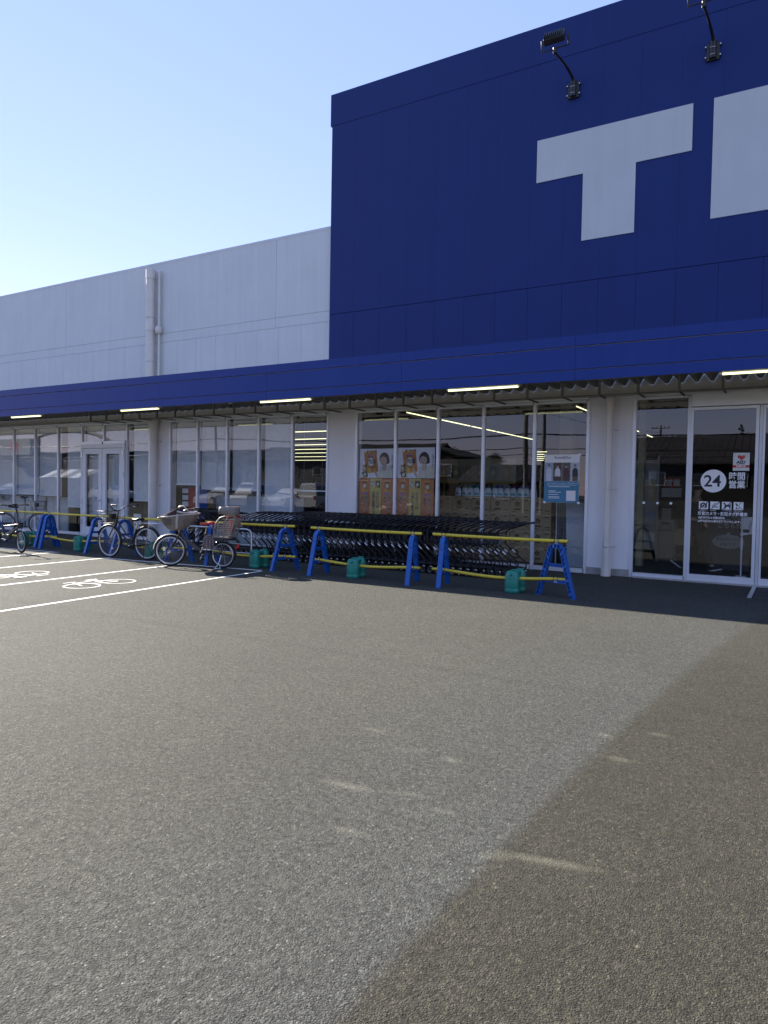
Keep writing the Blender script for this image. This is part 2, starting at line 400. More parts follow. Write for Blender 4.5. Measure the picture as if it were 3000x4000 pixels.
# blue sign wall of tall panels
mb = MB().m(blue_w)
mb.box((-9.60, 13.63, 4.0), (XR, 13.8, 10.60))
xs = [-9.60]+[-9.62+.6905*i for i in range(1, 34)]+[XR]
for i in range(len(xs)-1):
    mb.box((xs[i]+.0025, 13.6, 4.0), (xs[i+1]-.0025, 13.632, 5.595))
    mb.box((xs[i]+.0008, 13.6, 5.607), (xs[i+1]-.0008, 13.632, 9.937))
mb.box((-9.64, 13.593, 9.94), (XR, 13.80, 10.66))
mb.box((-9.60, 13.8, 7.4), (-9.45, 22, 10.60)); mb.box((-9.45, 21.8, 7.4), (XR, 22, 10.60)); mb.box((-9.5, 13.7, 10.3), (XR, 22, 10.4))
mb.build('blue_wall', store)
# white wall
mb = MB().m(white_w)
mb.box((XL, 13.68, 4.0), (-9.60, 13.82, 7.60))
xs = [-9.604]+[-9.75-.70*i for i in range(0, 52)]
for i in range(len(xs)-1): mb.box((xs[i+1]+.002, 13.65, 4.0), (xs[i]-.002, 13.682, 5.47))
for a, b in ((-11.25, -9.604), (-19.44, -11.25), (-27.6, -19.44), (-35.8, -27.6), (-46, -35.8)):
    mb.box((a+.004, 13.65, 5.72), (b-.004, 13.682, 7.62)); mb.box((a+.003, 13.65, 5.476), (b-.003, 13.682, 5.713))
mb.box((XL, 13.646, 7.621), (-9.604, 13.84, 7.68))
mb.build('white_wall', store)
mb = MB().m(beige)
mb.box((XL, 13.66, 3.36), (XR, 13.8, 4.0))
mb.build('header_wall', store)
for a, b in ((-15.62, -14.82), (-9.57, -8.77), (-3.5, -2.66), (-46, -24.3), (3.2, 14)):
    mb = MB().m(pillar_m); mb.box((a, 13.57, .13), (b, 13.8, 3.36)); mb.build('pillar_wall', store)
for a, b in ((-15.60, -14.84), (-9.55, -8.79), (-3.47, -2.69), (-46, -24.3), (3.2, 14)):
    mb = MB().m(concrete); mb.box((a, 13.545, 0), (b, 13.8, .129)); mb.build('plinth', store)
# roof, back, inner rooms
mb = MB().m(white_w)
mb.box((XL, 13.82, 7.2), (-9.62, 58, 7.35)); mb.box((-9.44, 22.0, 7.2), (XR, 58, 7.35)); mb.box((XL-.2, 13.7, 0), (XL, 58, 7.5)); mb.box((XR, 13.7, 0), (XR+.2, 58, 10.5)); mb.box((XL, 58, 0), (XR, 58.2, 7.5))
mb.build('roof', store)
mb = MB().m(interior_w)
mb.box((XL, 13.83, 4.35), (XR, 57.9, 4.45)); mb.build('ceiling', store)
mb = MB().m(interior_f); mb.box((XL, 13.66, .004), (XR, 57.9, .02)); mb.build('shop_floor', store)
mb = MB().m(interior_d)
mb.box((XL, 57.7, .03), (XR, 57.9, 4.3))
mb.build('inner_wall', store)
# sign letters on the blue wall
mb = MB().m(letter_m)
mb.prism([(-4.655, 8.455), (-4.655, 7.635), (-3.74, 7.635), (-3.74, 6.365), (-2.775, 6.365), (-2.775, 7.635), (-1.825, 7.635), (-1.825, 8.455)], 13.585, 13.599)
tag(mb.build('sign_letter', store), 'white capital letter T')
mb = MB().m(letter_m)
mb.box((-1.49, 13.585, 6.38), (-.50, 13.599, 8.455)); mb.box((-.50, 13.585, 7.95), (.35, 13.599, 8.455)); mb.box((-.50, 13.585, 7.05), (.35, 13.599, 7.45)); mb.box((.351, 13.585, 7.12), (.85, 13.599, 8.38))
mb.prism([(-.1, 7.049), (.35, 6.38), (1.25, 6.38), (.75, 7.049)], 13.585, 13.599)
tag(mb.build('sign_letter', store), 'white capital letter R')

# canopy
YC = 11.32
can = MB().m(fascia_m)
xs = [XL]+[-9.55+3.195*i for i in range(-11, 8)]+[XR]; xs.sort()
for i in range(len(xs)-1):
    a, b = xs[i]+.002, xs[i+1]-.002
    can.box((a, YC, 3.352), (b, YC+.03, 3.515)); can.box((a, YC, 3.53), (b, YC+.03, 3.885)); can.box((a, YC-.012, 3.90), (b, YC+.03, 4.045))
can.box((XL, YC-.01, 4.046), (XR, YC+.16, 4.065)); can.m(deckm); can.box((XL, YC+.031, 3.352), (XR, YC+.09, 3.366))
can.m(deckm); can.box((XL, YC+.032, 3.37), (XR, YC+.05, 3.70)); can.m(white_w); can.box((XL, YC+.032, 3.701), (XR, YC+.05, 4.02))
can = can.build('canopy', store)
mb = MB().m(deckm)
p = .25; x = XL+.1; prof = []
while x < XR:
    prof += [(x, 3.56), (x+.05, 3.56), (x+.125, 3.69), (x+.155, 3.69)]; x += p
vs = []; n = len(prof)
for X, Zz in prof: vs += [(X, YC+.17, Zz), (X, YW+.04, Zz)]
mb.add(vs, [(2*i, 2*i+1, 2*i+3, 2*i+2) for i in range(n-1)])
mb.build('roof_deck', can)
for i in range(-24, 17):
    X = -1.14+.672*i
    b = MB().m(bracket_m)
    b.box((X-.02, 12.88, 3.30), (X+.02, 12.92, 3.60)); b.box((X-.016, 12.921, 3.30), (X+.016, 13.56, 3.325))
    b.build('bracket', can)
mb = MB().m(bracket_m); mb.cyl((-18.6, 12.9, 3.312), (12, 12.9, 3.312), .008, 6); mb.build('hanging_rod', can)

# window bands
def window(x0, x1, z0=.09, z1=3.30, mull=.05, parent=store, label=None, transom=None):
    fr = MB().m(alu)
    fr.box((x0-.001+mull*.5, 13.565, z0), (x0+mull*.5+.012, 13.63, z1)); fr.box((x1-mull*.5-.012, 13.565, z0), (x1-mull*.5+.001, 13.63, z1))
    fr.box((x0+mull*.5+.012, 13.52, z0-.08), (x1-mull*.5-.012, 13.63, z0)); fr.box((x0+mull*.5+.012, 13.525, z1-.03), (x1-mull*.5-.012, 13.63, z1+.02))
    if transom: fr.box((x0+mull*.5+.012, 13.525, transom-.03), (x1-mull*.5-.012, 13.63, transom+.03))
    w_ = fr.build('window', parent)
    p_ = MB().m(glass); p_.quad(x0+mull*.5+.006, z0-.004, x1-mull*.5-.006, z1-.02, 13.59); p_.build('pane', w_, recalc=False)
    return w_
def posts(xs, z0=0.0, z1=3.32):
    for x in xs:
        m_ = MB().m(alu); m_.box((x-.024, 13.55, z0), (x+.024, 13.64, z1)); m_.build('mullion', store)
bandL = [-24.3, -23.14, -22.0, -20.86, -19.70, -18.55]
band2 = [-16.56, -15.62]; band3 = [-14.82, -13.79, -12.74, -11.68, -10.62, -9.57]; band4 = [-8.77, -7.74, -6.69, -5.65, -4.56, -3.50]; band5 = [-2.66, -1.71]
for bnd in (bandL, band2, band3, band4, band5):
    posts(bnd)
    for a, b in zip(bnd[:-1], bnd[1:]): window(a, b)
posts([.55, 1.5, 2.35, 3.2])
for a, b in ((.55, 1.5), (1.5, 2.35), (2.35, 3.2)): window(a, b)
mb = MB().m(alu)
for a, b in ((-24.3, -15.6), (-14.84, -9.55), (-8.79, -3.48), (-2.68, 3.2)): mb.box((a, 13.50, 3.325), (b, 13.65, 3.359))
mb.build('head_rail', store)
# fixed light over the double door
posts([-17.56], 2.70+.06, 3.32)
window(-18.55, -17.56, 2.80, 3.30); window(-17.56, -16.56, 2.80, 3.30)
mb = MB().m(white_paint); mb.box((-18.52, 13.50, 2.60), (-16.59, 13.64, 2.72)); mb.box((-18.524, 13.50, 0), (-18.46, 13.64, 2.6)); mb.box((-16.65, 13.50, 0), (-16.586, 13.64, 2.6)); mb.box((-18.46, 13.5, 0), (-16.65, 13.66, .03)); mb.build('door_frame', store)
for k, (a, b) in enumerate(((-18.45, -17.565), (-17.545, -16.66))):
    d = MB().m(white_paint); z0, z1 = .04, 2.59; sw = .15
    d.box((a, 13.505, z0), (a+sw, 13.56, z1)); d.box((b-sw, 13.505, z0), (b, 13.56, z1)); d.box((a+sw, 13.505, z0), (b-sw, 13.56, .28)); d.box((a+sw, 13.505, z1-.16), (b-sw, 13.56, z1))
    d = d.build('door', store)
    q = MB().m(glass); q.quad(a+sw, .28, b-sw, z1-.16, 13.54); q.build('pane', d, recalc=False)
    hx = a-.02 if k == 0 else b+.02
    for z in (.35, .95, 1.75, 2.35):
        h = MB().m(steel); h.box((hx-.025, 13.485, z), (hx+.025, 13.504, z+.16)); h.build('hinge', d)
    if k == 0:
        h = MB().m(chrome); h.cyl((b-.06, 13.50, 1.08), (b-.06, 13.45, 1.08), .018); h.sphere((b-.06, 13.44, 1.08), .035); h.build('door_knob', d)
# entrance: header box and sliding doors
mb = MB().m(alu); mb.box((-1.67, 13.44, 3.10), (.52, 13.64, 3.325)); mb.build('door_header', store)
posts([-.585], 0, 3.099)
for k, (a, b) in enumerate(((-1.68, -.615), (-.555, .52))):
    d = MB().m(alu)
    d.box((a, 13.515, .03), (a+.035, 13.57, 3.09)); d.box((b-.05, 13.515, .03), (b, 13.57, 3.09)); d.box((a+.035, 13.515, .03), (b-.05, 13.57, .14)); d.box((a+.035, 13.515, 3.04), (b-.05, 13.57, 3.09))
    d = d.build('sliding_door', store)
    q = MB().m(glass); q.quad(a+.035, .14, b-.05, 3.04, 13.55); q.build('pane', d, recalc=False)
mb = MB().m(steel); mb.box((-2.6, 13.46, .0), (.54, 13.51, .03)); mb.build('door_sill', store)

# floor mat / guide rail outside the entrance
mb = MB().m(mat('rubber_mat', (.035, .037, .04), .8, bump=.4)); mb.cbox((-.55, 11.9, 0.0), (1.9, 13.35, .012), .004)
tag(mb.build('door_mat'), 'dark rubber mat on the asphalt outside the sliding door', 'door mat')
mb = MB().m(steel); mb.box((-.63, 11.95, 0), (-.57, 13.42, .008)); tag(mb.build('floor_rail'), 'narrow metal strip in the ground beside the dark door mat', 'floor strip')

# canopy lamps
for i, (x, lab) in enumerate(((-18.8, 'lit canopy tube lamp at the left edge of the photo'), (-14.30, 'lit canopy tube lamp above the left downpipe'), (-9.90, 'lit canopy tube lamp above the window with the open blind'), (-5.52, 'lit canopy tube lamp above the middle of the poster windows'), (-1.06, 'lit canopy tube lamp over the entrance at the right edge'))):
    t = thing('canopy_lamp', lab, 'ceiling lamp', (x, 11.52, -.085), 0, 'tube lamps under the canopy edge')
    b = MB().m(white_paint); b.prism([(-.03, 3.50), (-.03, 3.455), (1.40, 3.455), (1.40, 3.50)], -.05, .05); b.box((0, -.02, 3.42), (.03, .02, 3.455)); b.box((1.34, -.02, 3.42), (1.37, .02, 3.455)); b.build('lamp_body', t)
    b = MB().m(tube_m); b.cyl((.03, 0, 3.425), (1.34, 0, 3.425), .0165, 10); b.build('tube', t)
# security camera
t = thing('security_camera', 'small white dome camera hanging under the canopy between two tube lamps', 'security camera', (-11.45, 12.3, .02))
b = MB().m(pvc); b.cyl((0, 0, 3.62), (0, 0, 3.44), .045); b.build('camera_body', t); b = MB().m(black_m); b.sphere((0, 0, 3.42), .045); b.build('lens_dome', t)

# downpipes
def downpipe(x, z0, z1, y, r, label, collars, shoe=True, hop=True):
    t = thing('downpipe', label, 'drainpipe', (x, y, 0))
    b = MB().m(pvc); b.cyl((0, 0, z0), (0, 0, z1), r, 20); b.build('pipe', t)
    if shoe: b = MB().m(pvc); b.cyl((0, 0, 0), (0, 0, .14), r*1.45, 20); b.build('shoe', t)
    if hop: b = MB().m(pvc); b.cyl((0, 0, z1-.18), (0, 0, z1), r*1.22, 20); b.tube([(0,0,z1-.02), (0,0,z1+.1)], [r*1.3, r*1.45], 20); b.build('socket', t)
    for z in collars:
        b = MB().m(steel); b.torus((0, 0, z), (0, 0, 1), r+.004, .007, 20, 6); b.tube([(r, 0, z), (r+.06, .02, z), (r+.06, YW-y-.04, z)], .007, 6); b.box((-.02, -r-.02, z-.012), (.02, -r, z+.012)); b.build('pipe_clip', t)
    return t
downpipe(-3.07, .02, 3.22, 13.41, .064, 'cream downpipe on the wall between the last poster window and the entrance', (.55, 1.62, 2.72))
downpipe(-15.30, .02, 3.22, 13.42, .10, 'cream downpipe on the wall to the right of the double door', (.7, 1.55, 2.75))
t = downpipe(-15.53, 4.10, 7.45, 13.48, .115, 'thick cream downpipe on the upper white wall', (4.95, 6.15, 7.20), False, False)
b = MB().m(pvc); b.cyl((0, 0, 5.78), (0, 0, 5.95), .125, 20); b.cyl((0, 0, 7.2), (0, 0, 7.45), .122, 20); b.build('socket', t)
t = thing('small_downpipe', 'thin cream pipe right beside the thick downpipe on the upper wall', 'drainpipe', (-15.27, 13.56, 0))
b = MB().m(pvc); b.cyl((0, 0, 4.10), (0, 0, 7.42), .032, 12); b.sphere((0, -.02, 5.80), .10, .10, .12); b.build('pipe', t)

# floodlights on arms
def flood(x, z, label, up=0.0):
    t = thing('floodlight', label, 'floodlight', (x, YW-.005, z), 0, 'arm floodlights on the blue wall')
    b = MB().m(black_m); b.cbox((-.105, -.04, -.17), (.105, 0, .13), .012); b.cyl((0, -.05, -.15), (0, -.05, .15), .058, 12); b.box((-.13,-.03,-.125), (.13,-.012,-.085)); b.box((-.13,-.03,.055), (.13,-.012,.095)); b.build('wall_bracket', t)
    for sx in (-.118, .118):
        for zz in (-.105, .075): bl = MB().m(steel); bl.cyl((sx, -.03, zz), (sx, -.05, zz), .014, 6); bl.build('bolt', t)
    for zz in (-.10, .02): bl = MB().m(steel); bl.tube([(-.04, -.10, zz), (0, -.112, zz), (.04, -.10, zz)], .006, 6); bl.build('strap', t)
    b = MB().m(dark_metal); b.tube([(0, -.06, .1), (0, -.12, .17), (-.01, -.35, .20), (-.02, -.75, .17), (-.03, -1.05, .12), (-.03, -1.12, .13)], [.028, .028, .024, .022, .022, .022], 10); b.build('arm', t)
    b = MB().m(dark_metal); b.tube([(-.27, -1.15, .36), (-.27, -1.13, .18), (.21, -1.13, .18), (.21, -1.15, .36)], .016, 6); b.cyl((-.03, -1.12, .10), (-.03, -1.13, .19), .04, 8); b.build('yoke', t)
    X = Matrix.Translation((-.03, -1.17, .34)) @ Matrix.Rotation(rad(-28), 4, 'X') @ Matrix.Scale(.82, 4)
    b = MB().m(black_m); b.X = X; b.cbox((-.22, -.08, -.11), (.22, .06, .11), .012)
    for k in range(9): b.box((-.20+k*.047, -.12, -.10), (-.192+k*.047, -.08, .10))
    hd = b.build('lamp_head', t)
    b = MB().m(mat('lamp_glass', (.1, .1, .11), .1)); b.X = X; b.box((-.19, .061, -.09), (.19, .068, .09)); b.build('lens', hd)
flood(-3.96, 9.26, 'black arm floodlight above the letter T')
flood(-1.53, 9.27, 'black arm floodlight at the top right, its lamp cut by the photo edge')

# ------------------------------------------------------------------ blinds behind the left windows
def blind(x0, x1, z0, z1, label, tilt=35, y=13.71, pitch=.036, m=blind_m):
    t = thing('window_blind', label, 'blind', ((x0+x1)/2, y, 0), 0, 'venetian blinds behind the left windows')
    hw = (x1-x0)/2; b = MB().m(m); z = z0+.05; c, s_ = cos(rad(tilt))*.0225, sin(rad(tilt))*.0225
    while z < z1-.05:
        b.add([(-hw, -c, z-s_), (hw, -c, z-s_), (hw, c, z+s_), (-hw, c, z+s_)], [(0,1,2,3)]); z += pitch
    b.build('slats', t, recalc=False)
    b = MB().m(alu); b.box((-hw, -.015, z0), (hw, .015, z0+.03)); b.build('bottom_rail', t)
    b = MB().m(alu); b.box((-hw, -.02, z1-.05), (hw, .02, z1)); b.build('head_box', t)
    b = MB().m(paper)
    for sx in (-hw*.6, hw*.6): b.cyl((sx, -.024, z0+.02), (sx, -.024, z1-.03), .002, 4)
    b.build('cords', t)
pal = 'pale closed blind '
blind(-24.2, -23.16, 1.0, 3.3, pal+'behind the window outside the left edge', 62)
blind(-23.12, -22.02, 1.15, 3.3, pal+'in the leftmost window pane of the photo', 62)
blind(-21.98, -20.88, 1.17, 3.3, pal+'in the second window pane from the left edge', 62)
blind(-20.84, -19.72, 1.14, 3.3, pal+'in the third window pane from the left edge', 62)
blind(-19.42, -18.57, .82, 3.3, pal+'just left of the double door, with a dark gap beside', 62)
blind(-18.40, -17.60, .62, 2.58, pal+'behind the left leaf of the double door', 62)
blind(-17.52, -16.70, .62, 2.58, pal+'behind the right leaf of the double door', 62)
blind(-18.50, -16.60, 2.62, 3.3, pal+'in the light above the double door', 62)
blind(-16.42, -15.64, 1.08, 3.3, pal+'between the double door and the left downpipe', 62)
blind(-14.70, -13.81, 1.56, 3.3, pal+'above the red and blue cloth', 62)
blind(-13.77, -12.76, 1.45, 3.3, pal+'in the second pane right of the left downpipe', 60)
blind(-12.66, -11.70, 1.44, 3.3, pal+'in the middle pane, with lamps glinting beside it', 56)
blind(-11.58, -10.64, .60, 3.3, 'longest pale blind, reaching down behind the carts', 60)
blind(-10.52, -9.62, 1.46, 3.3, 'open see-through blind with lit tubes showing behind it', 4, m=mat('grey_blind_slats', (.17, .175, .18), .5))
# office things under the blinds
def simple(name, label, cat, mbx, group=None): return tag(mbx.build(name), label, cat, group)
board = mat('pale_board', (.50, .54, .58), .6)
for a, b, lab in ((-24.2, -22.05, 'pale low board behind the leftmost window pane'), (-21.95, -20.9, 'pale low board in the second pane from the left edge'), (-20.8, -19.75, 'pale low board in the third pane from the left edge')):
    m_ = MB().m(board); m_.cbox((a, 13.95, .03), (b, 14.0, 1.12), .006); m_.box((a+.3, 13.935, .05), (a+.33, 13.95, 1.1)); simple('low_board', lab, 'partition board', m_, 'pale boards under the left blinds')
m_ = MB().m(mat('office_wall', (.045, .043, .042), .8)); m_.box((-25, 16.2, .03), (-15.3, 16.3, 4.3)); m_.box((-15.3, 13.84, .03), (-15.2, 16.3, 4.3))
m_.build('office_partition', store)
def office_chair(x, y, rz, label):
    t = thing('office_chair', label, 'chair', (x, y, .02), rz)
    cm = mat('dark_fabric', (.03, .03, .035), .9)
    b = MB().m(cm); b.cbox((-.24, -.24, .43), (.24, .24, .50), .03); b.build('seat', t)
    b = MB().m(cm); b.cbox((-.22, .20, .62), (.22, .26, 1.05), .025); b.tube([(0, .2, .45), (0, .28, .5), (0, .27, .7)], .02, 6); b.build('backrest', t)
    b = MB().m(black_m); b.cyl((0, 0, .1), (0, 0, .43), .03)
    for k in range(5): b.tube([(0, 0, .1), (.27*cos(k*1.257), .27*sin(k*1.257), .06)], .018, 6); b.sphere((.27*cos(k*1.257), .27*sin(k*1.257), .03), .03)
    b.build('base', t)
office_chair(-19.0, 14.8, .5, 'dark office chair behind the glass left of the double door')
office_chair(-16.0, 14.6, 2.2, 'dark office chair behind the glass right of the double door')
m_ = MB().m(mat('dark_cabinet', (.03, .026, .024), .6)); m_.cbox((-16.35, 14.0, .02), (-15.85, 14.3, 1.02), .01); m_.box((-16.30, 13.99, .6), (-15.9, 13.999, .62)); m_.box((-16.30, 13.99, .8), (-15.9, 13.999, .82))
simple('cabinet', 'dark low cabinet behind the glass right of the double door', 'cabinet', m_)
m_ = MB().m(paper); m_.quad(-16.33, .42, -16.02, .72, 13.63); m_.quad(-16.33, .15, -16.1, .40, 13.632); simple('notice_paper', 'white paper sheet stuck low in the glass right of the double door', 'paper', m_)
def cloth(x0, x1, col, name, lab):
    b = MB().m(mat(name, col, .8)); n = 16; vs = []
    for i in range(n+1):
        x = x0+(x1-x0)*i/n
        for z in (1.50, .55): vs.append((x, 13.86+.015*sin(i*1.9)+(.02 if z < 1 else 0), z))
    b.add(vs, [(2*i, 2*i+1, 2*i+3, 2*i+2) for i in range(n)], True)
    tag(b.build('hanging_cloth', recalc=False), lab, 'cloth')
cloth(-14.42, -14.05, (.33, .025, .02), 'red_cloth', 'red cloth hanging behind the glass right of the left downpipe')
cloth(-14.03, -13.70, (.02, .07, .32), 'blue_cloth', 'blue cloth hanging beside the red one behind the glass')
m_ = MB().m(paper)
for z in (1.34, 1.16, .98): m_.box((-14.68, 13.9, z), (-14.46, 13.93, z+.13))
simple('paper_tray', 'white stacked paper trays left of the red cloth', 'tray', m_)
m_ = MB().m(mat('office_wall2', (.05, .05, .05), .8)); m_.box((-14.7, 16.8, .03), (-10.9, 16.9, 1.6)); m_.build('office_screen', store)
m_ = MB().m(board); m_.cbox((-13.7, 14.2, .03), (-10.75, 14.26, 1.30), .01); simple('counter_screen', 'long pale counter screen behind the glass under the blinds', 'counter screen', m_)
def potplant(x, y):
    t = thing('pot_plant', 'leafy plant under the open blind behind the glass', 'plant', (x, y, .02))
    b = MB().m(mat('brown_pot', (.10, .05, .03), .7)); b.tube([(0,0,0), (0,0,.6)], [.14, .19], 14); b.build('pot', t)
    b = MB().m(mat('plant_leaf', (.10, .10, .05), .5))
    for k in range(16):
        a = k*2.4; r = random.uniform(.15, .35); h = random.uniform(.25, .65)
        p0 = Vector((0, 0, .6)); p1 = Vector((r*.5*cos(a), r*.5*sin(a), .6+h)); p2 = Vector((r*cos(a), r*sin(a), .6+h*.85)); s_ = Vector((-sin(a), cos(a), 0))*.035
        b.add([p0, p1-s_, p2, p1+s_], [(0,1,2,3)])
    b.build('leaves', t, recalc=False)
potplant(-10.0, 14.3)

# ------------------------------------------------------------------ ceiling lamps inside the shop
def tube_lamp(x, y, L_, along, label):
    t = thing('shop_lamp', label, 'ceiling lamp', (x, y, 0), 0 if along == 'x' else pi/2, 'long tube lamps on the shop ceiling')
    b = MB().m(interior_w); b.box((0, -.03, 4.14), (L_, .03, 4.2)); b.cyl((.1*L_, 0, 4.2), (.1*L_, 0, 4.35), .01, 6); b.cyl((.9*L_, 0, 4.2), (.9*L_, 0, 4.35), .01, 6); b.build('lamp_body', t)
    b = MB().m(tube_m); b.cyl((.03, 0, 4.12), (L_-.03, 0, 4.12), .017, 8); b.build('tube', t)
for k, (y0, L_) in enumerate(((20.6, 2.6), (23.3, 2.6), (26.0, 2.6), (28.7, 2.4), (31.2, 2.4))): tube_lamp(-11.35, y0, L_, 'y', 'tube lamp number by depth in the long bright row behind the poster windows'.replace(' number by depth', ''))
for k, (y0, L_) in enumerate(((17.2, 2.3), (20.3, 2.4), (23.0, 2.4), (25.7, 2.4), (28.6, 2.4), (31.3, 2.4))): tube_lamp(-5.8, y0, L_, 'y', 'tube lamp in the bright row seen over the advert poster and beside the entrance')
for k, y in enumerate((26, 30, 34, 38, 42, 47, 53)): tube_lamp(-.80*y, y, .115*y, 'x', 'tube lamp in the rows seen through the open blind, %s' % ('nearest', 'second nearest', 'third nearest', 'fourth nearest', 'fifth nearest', 'second farthest', 'farthest')[k])
for k, (y0) in enumerate((24.5, 29.5, 34.5)): tube_lamp(-.6, y0, 2.4, 'y', 'tube lamp deep inside behind the entrance door')
for k, y in enumerate((44, 47, 50, 53, 56)): tube_lamp(-.337*y, y, .9, 'x', 'tube lamp in the short far rows seen left of the shop poster')

# ------------------------------------------------------------------ shop contents near the glass
pk = mat('printed_dark', (.09, .07, .045), .8)
def carton_proto(name='cardboard_box', wd=.455):
    t = thing(name, 'x', 'box', (0, 0, 0))
    b = MB().m(carton); b.cbox((0, 0, 0), (wd, .36, .345), .006); b.build('box_body', t)
    b = MB().m(pk)
    cx, cz = wd*.36, .20
    for k in range(5):
        a = pi/2+k*2*pi/5; b.disc(cx+.035*cos(a), cz+.035*sin(a), .022, -.002, n=8)
    b.quad(cx-.07, .07, cx+.07, .10, -.002); b.quad(wd-.14, .27, wd-.05, .29, -.002); b.quad(.03, .29, .12, .31, -.002); b.quad(wd-.13, .06, wd-.04, .075, -.002); b.quad(.03,.03,.15,.045,-.002)
    b.build('print', t, recalc=False)
    b = MB().m(mat('parcel_tape', (.36, .28, .16), .3)); b.quad(0, .1655, wd, .172, -.0025); b.build('tape', t, recalc=False)
    return t
cp = carton_proto(); first = True
colname = ['first', 'second', 'third', 'fourth', 'fifth', 'sixth', 'seventh']
for c in range(6):
    for r in range(4):
        o = cp if first else dup(cp); first = False
        o.location = (-7.28+c*.464+random.uniform(-.004, .004), 14.62+random.uniform(-.01, .01), .03+r*.349)
        o['label'] = 'cardboard box in the %s stack from the left, %s' % (colname[c], ('on the floor', 'second from the floor', 'third from the floor', 'topmost of the stack')[r]); o['group'] = 'stacked detergent boxes behind the glass'
def bottle_proto(capm):
    t = thing('detergent_bottle', 'x', 'bottle')
    b = MB().m(mat('bottle_white', (.62, .68, .70), .3))
    X = Matrix.Diagonal((1, .55, 1, 1)); b.X = X
    b.tube([(0,0,0), (0,0,.01), (0,0,.10), (.012,0,.16), (.02,0,.195)], [.078, .082, .080, .052, .03], 14); b.X = None
    b.tube([(-.05,0,.09), (-.072,0,.14), (-.045,0,.185), (.005,0,.19)], .013, 6)
    b.build('bottle_body', t)
    b = MB().m(capm); b.cyl((.02, 0, .19), (.02, 0, .245), .027, 10); b.build('cap', t)
    b = MB().m(mat('bottle_label', (.10, .32, .38), .4)); b.poly([(-.05, .03), (.055, .03), (.055, .075), (-.05, .09)], -.047); b.build('bottle_label', t, recalc=False)
    return t
capg = mat('green_cap', (.02, .20, .17), .4); capb = mat('blue_cap', (.02, .05, .30), .4)
pg, pb = bottle_proto(capg), bottle_proto(capb); ug = ub = False
for i in range(13):
    x = -6.70+i*.146+random.uniform(-.012, .012)
    if i < 6: o = pg if not ug else dup(pg); ug = True; lab = 'white detergent bottle with green cap on the boxes, %s of the green-capped ones' % ('leftmost', 'second from left', 'third from left', 'third from right', 'second from right', 'rightmost')[i]
    else: o = pb if not ub else dup(pb); ub = True; lab = 'white detergent bottle with blue cap on the boxes, %s of the blue-capped ones' % ('leftmost', 'second from left', 'third from left', 'middle one', 'third from right', 'second from right', 'rightmost')[i-6]
    o.location = (x, 14.72+random.uniform(-.02, .02), 1.428); o.scale = (1.0, 1, .98); o.rotation_euler = (0, 0, random.uniform(-.35, .35)); o['label'] = lab; o['group'] = 'detergent bottles in a row behind the glass'
# snack shelf and promo board
t = thing('snack_shelf', 'dark metal shelf with rows of small packets, left of the cardboard boxes', 'shelf', (-8.7, 15.3, .02))
b = MB().m(interior_d)
for z in (.35, .75, 1.15, 1.55): b.box((0, 0, z), (1.25, .4, z+.03))
for x in (0, 1.22): b.box((x, .4, 0), (x+.03, .44, 1.9))
b.build('shelf_frame', t)
for z in (.38, .78, 1.18):
    b = MB()
    for k in range(9): b.m(random.choice([mat('packet_a', (.30, .26, .18), .5), mat('packet_b', (.22, .24, .22), .5), mat('packet_c', (.16, .09, .05), .5)])); b.cbox((.04+k*.13, .06, z), (.15+k*.13, .2, z+random.uniform(.16, .24)), .01)
    b.build('packets', t)
t = thing('promotion_board', 'yellowish promotion board with pictured snack bags above the boxes', 'sign board', (-7.45, 15.0, 0))
b = MB().m(mat('board_cream', (.17, .155, .10), .7)); b.box((0, 0, 1.72), (2.0, .03, 2.28)); b.box((.2,.03,.03),(.24,.06,1.72)); b.box((1.7,.03,.03),(1.74,.06,1.72)); b.build('board', t)
b = MB()
for k in range(6):
    X0 = .12+k*.31; b.m([mat('bag_orange', (.17, .075, .02), .5), mat('bag_green', (.02, .07, .03), .5), mat('bag_gold', (.16, .11, .03), .5)][k % 3])
    b.poly([(X0, 1.82), (X0+.19, 1.80), (X0+.20, 2.10), (X0+.02, 2.13)], -.003)
    b.m(mat('bag_cream', (.24, .21, .15), .6)); b.disc(X0+.105, 1.96, .055, -.005, n=16)
b.m(mat('strip_yellow', (.22, .16, .03), .6)); b.quad(0, 1.72, 2.0, 1.77, -.003)
b.build('print', t, recalc=False)
text('カルビー', .09, pk, .1, 2.17, -.004, t, bold=.002)
t = thing('inside_shelf', 'tall dark shelving further inside the shop behind the boxes', 'shelf', (-9.0, 19.5, .02))
b = MB().m(interior_d); b.box((0, .45, 0), (5.3, .5, 2.1))
for z in (.1, .55, 1.0, 1.45, 1.9): b.box((0, 0, z), (5.3, .45, z+.03))
b.build('shelf_frame', t)
b = MB(); pm = [mat('goods_%s' % n_, c_, .6) for n_, c_ in (('white', (.35,.35,.33)), ('brown', (.16,.10,.06)), ('green', (.05,.12,.07)), ('red', (.22,.03,.02)), ('blue', (.04,.07,.2)), ('tan', (.28,.22,.13)))]
for z in (.13, .58, 1.03, 1.48):
    x = .03
    while x < 5.15:
        q = random.uniform(.07, .2); b.m(random.choice(pm)); b.box((x, .05, z), (x+q-.012, .3, z+random.uniform(.2, .38))); x += q
tag(b.build('goods', t), kind='stuff')
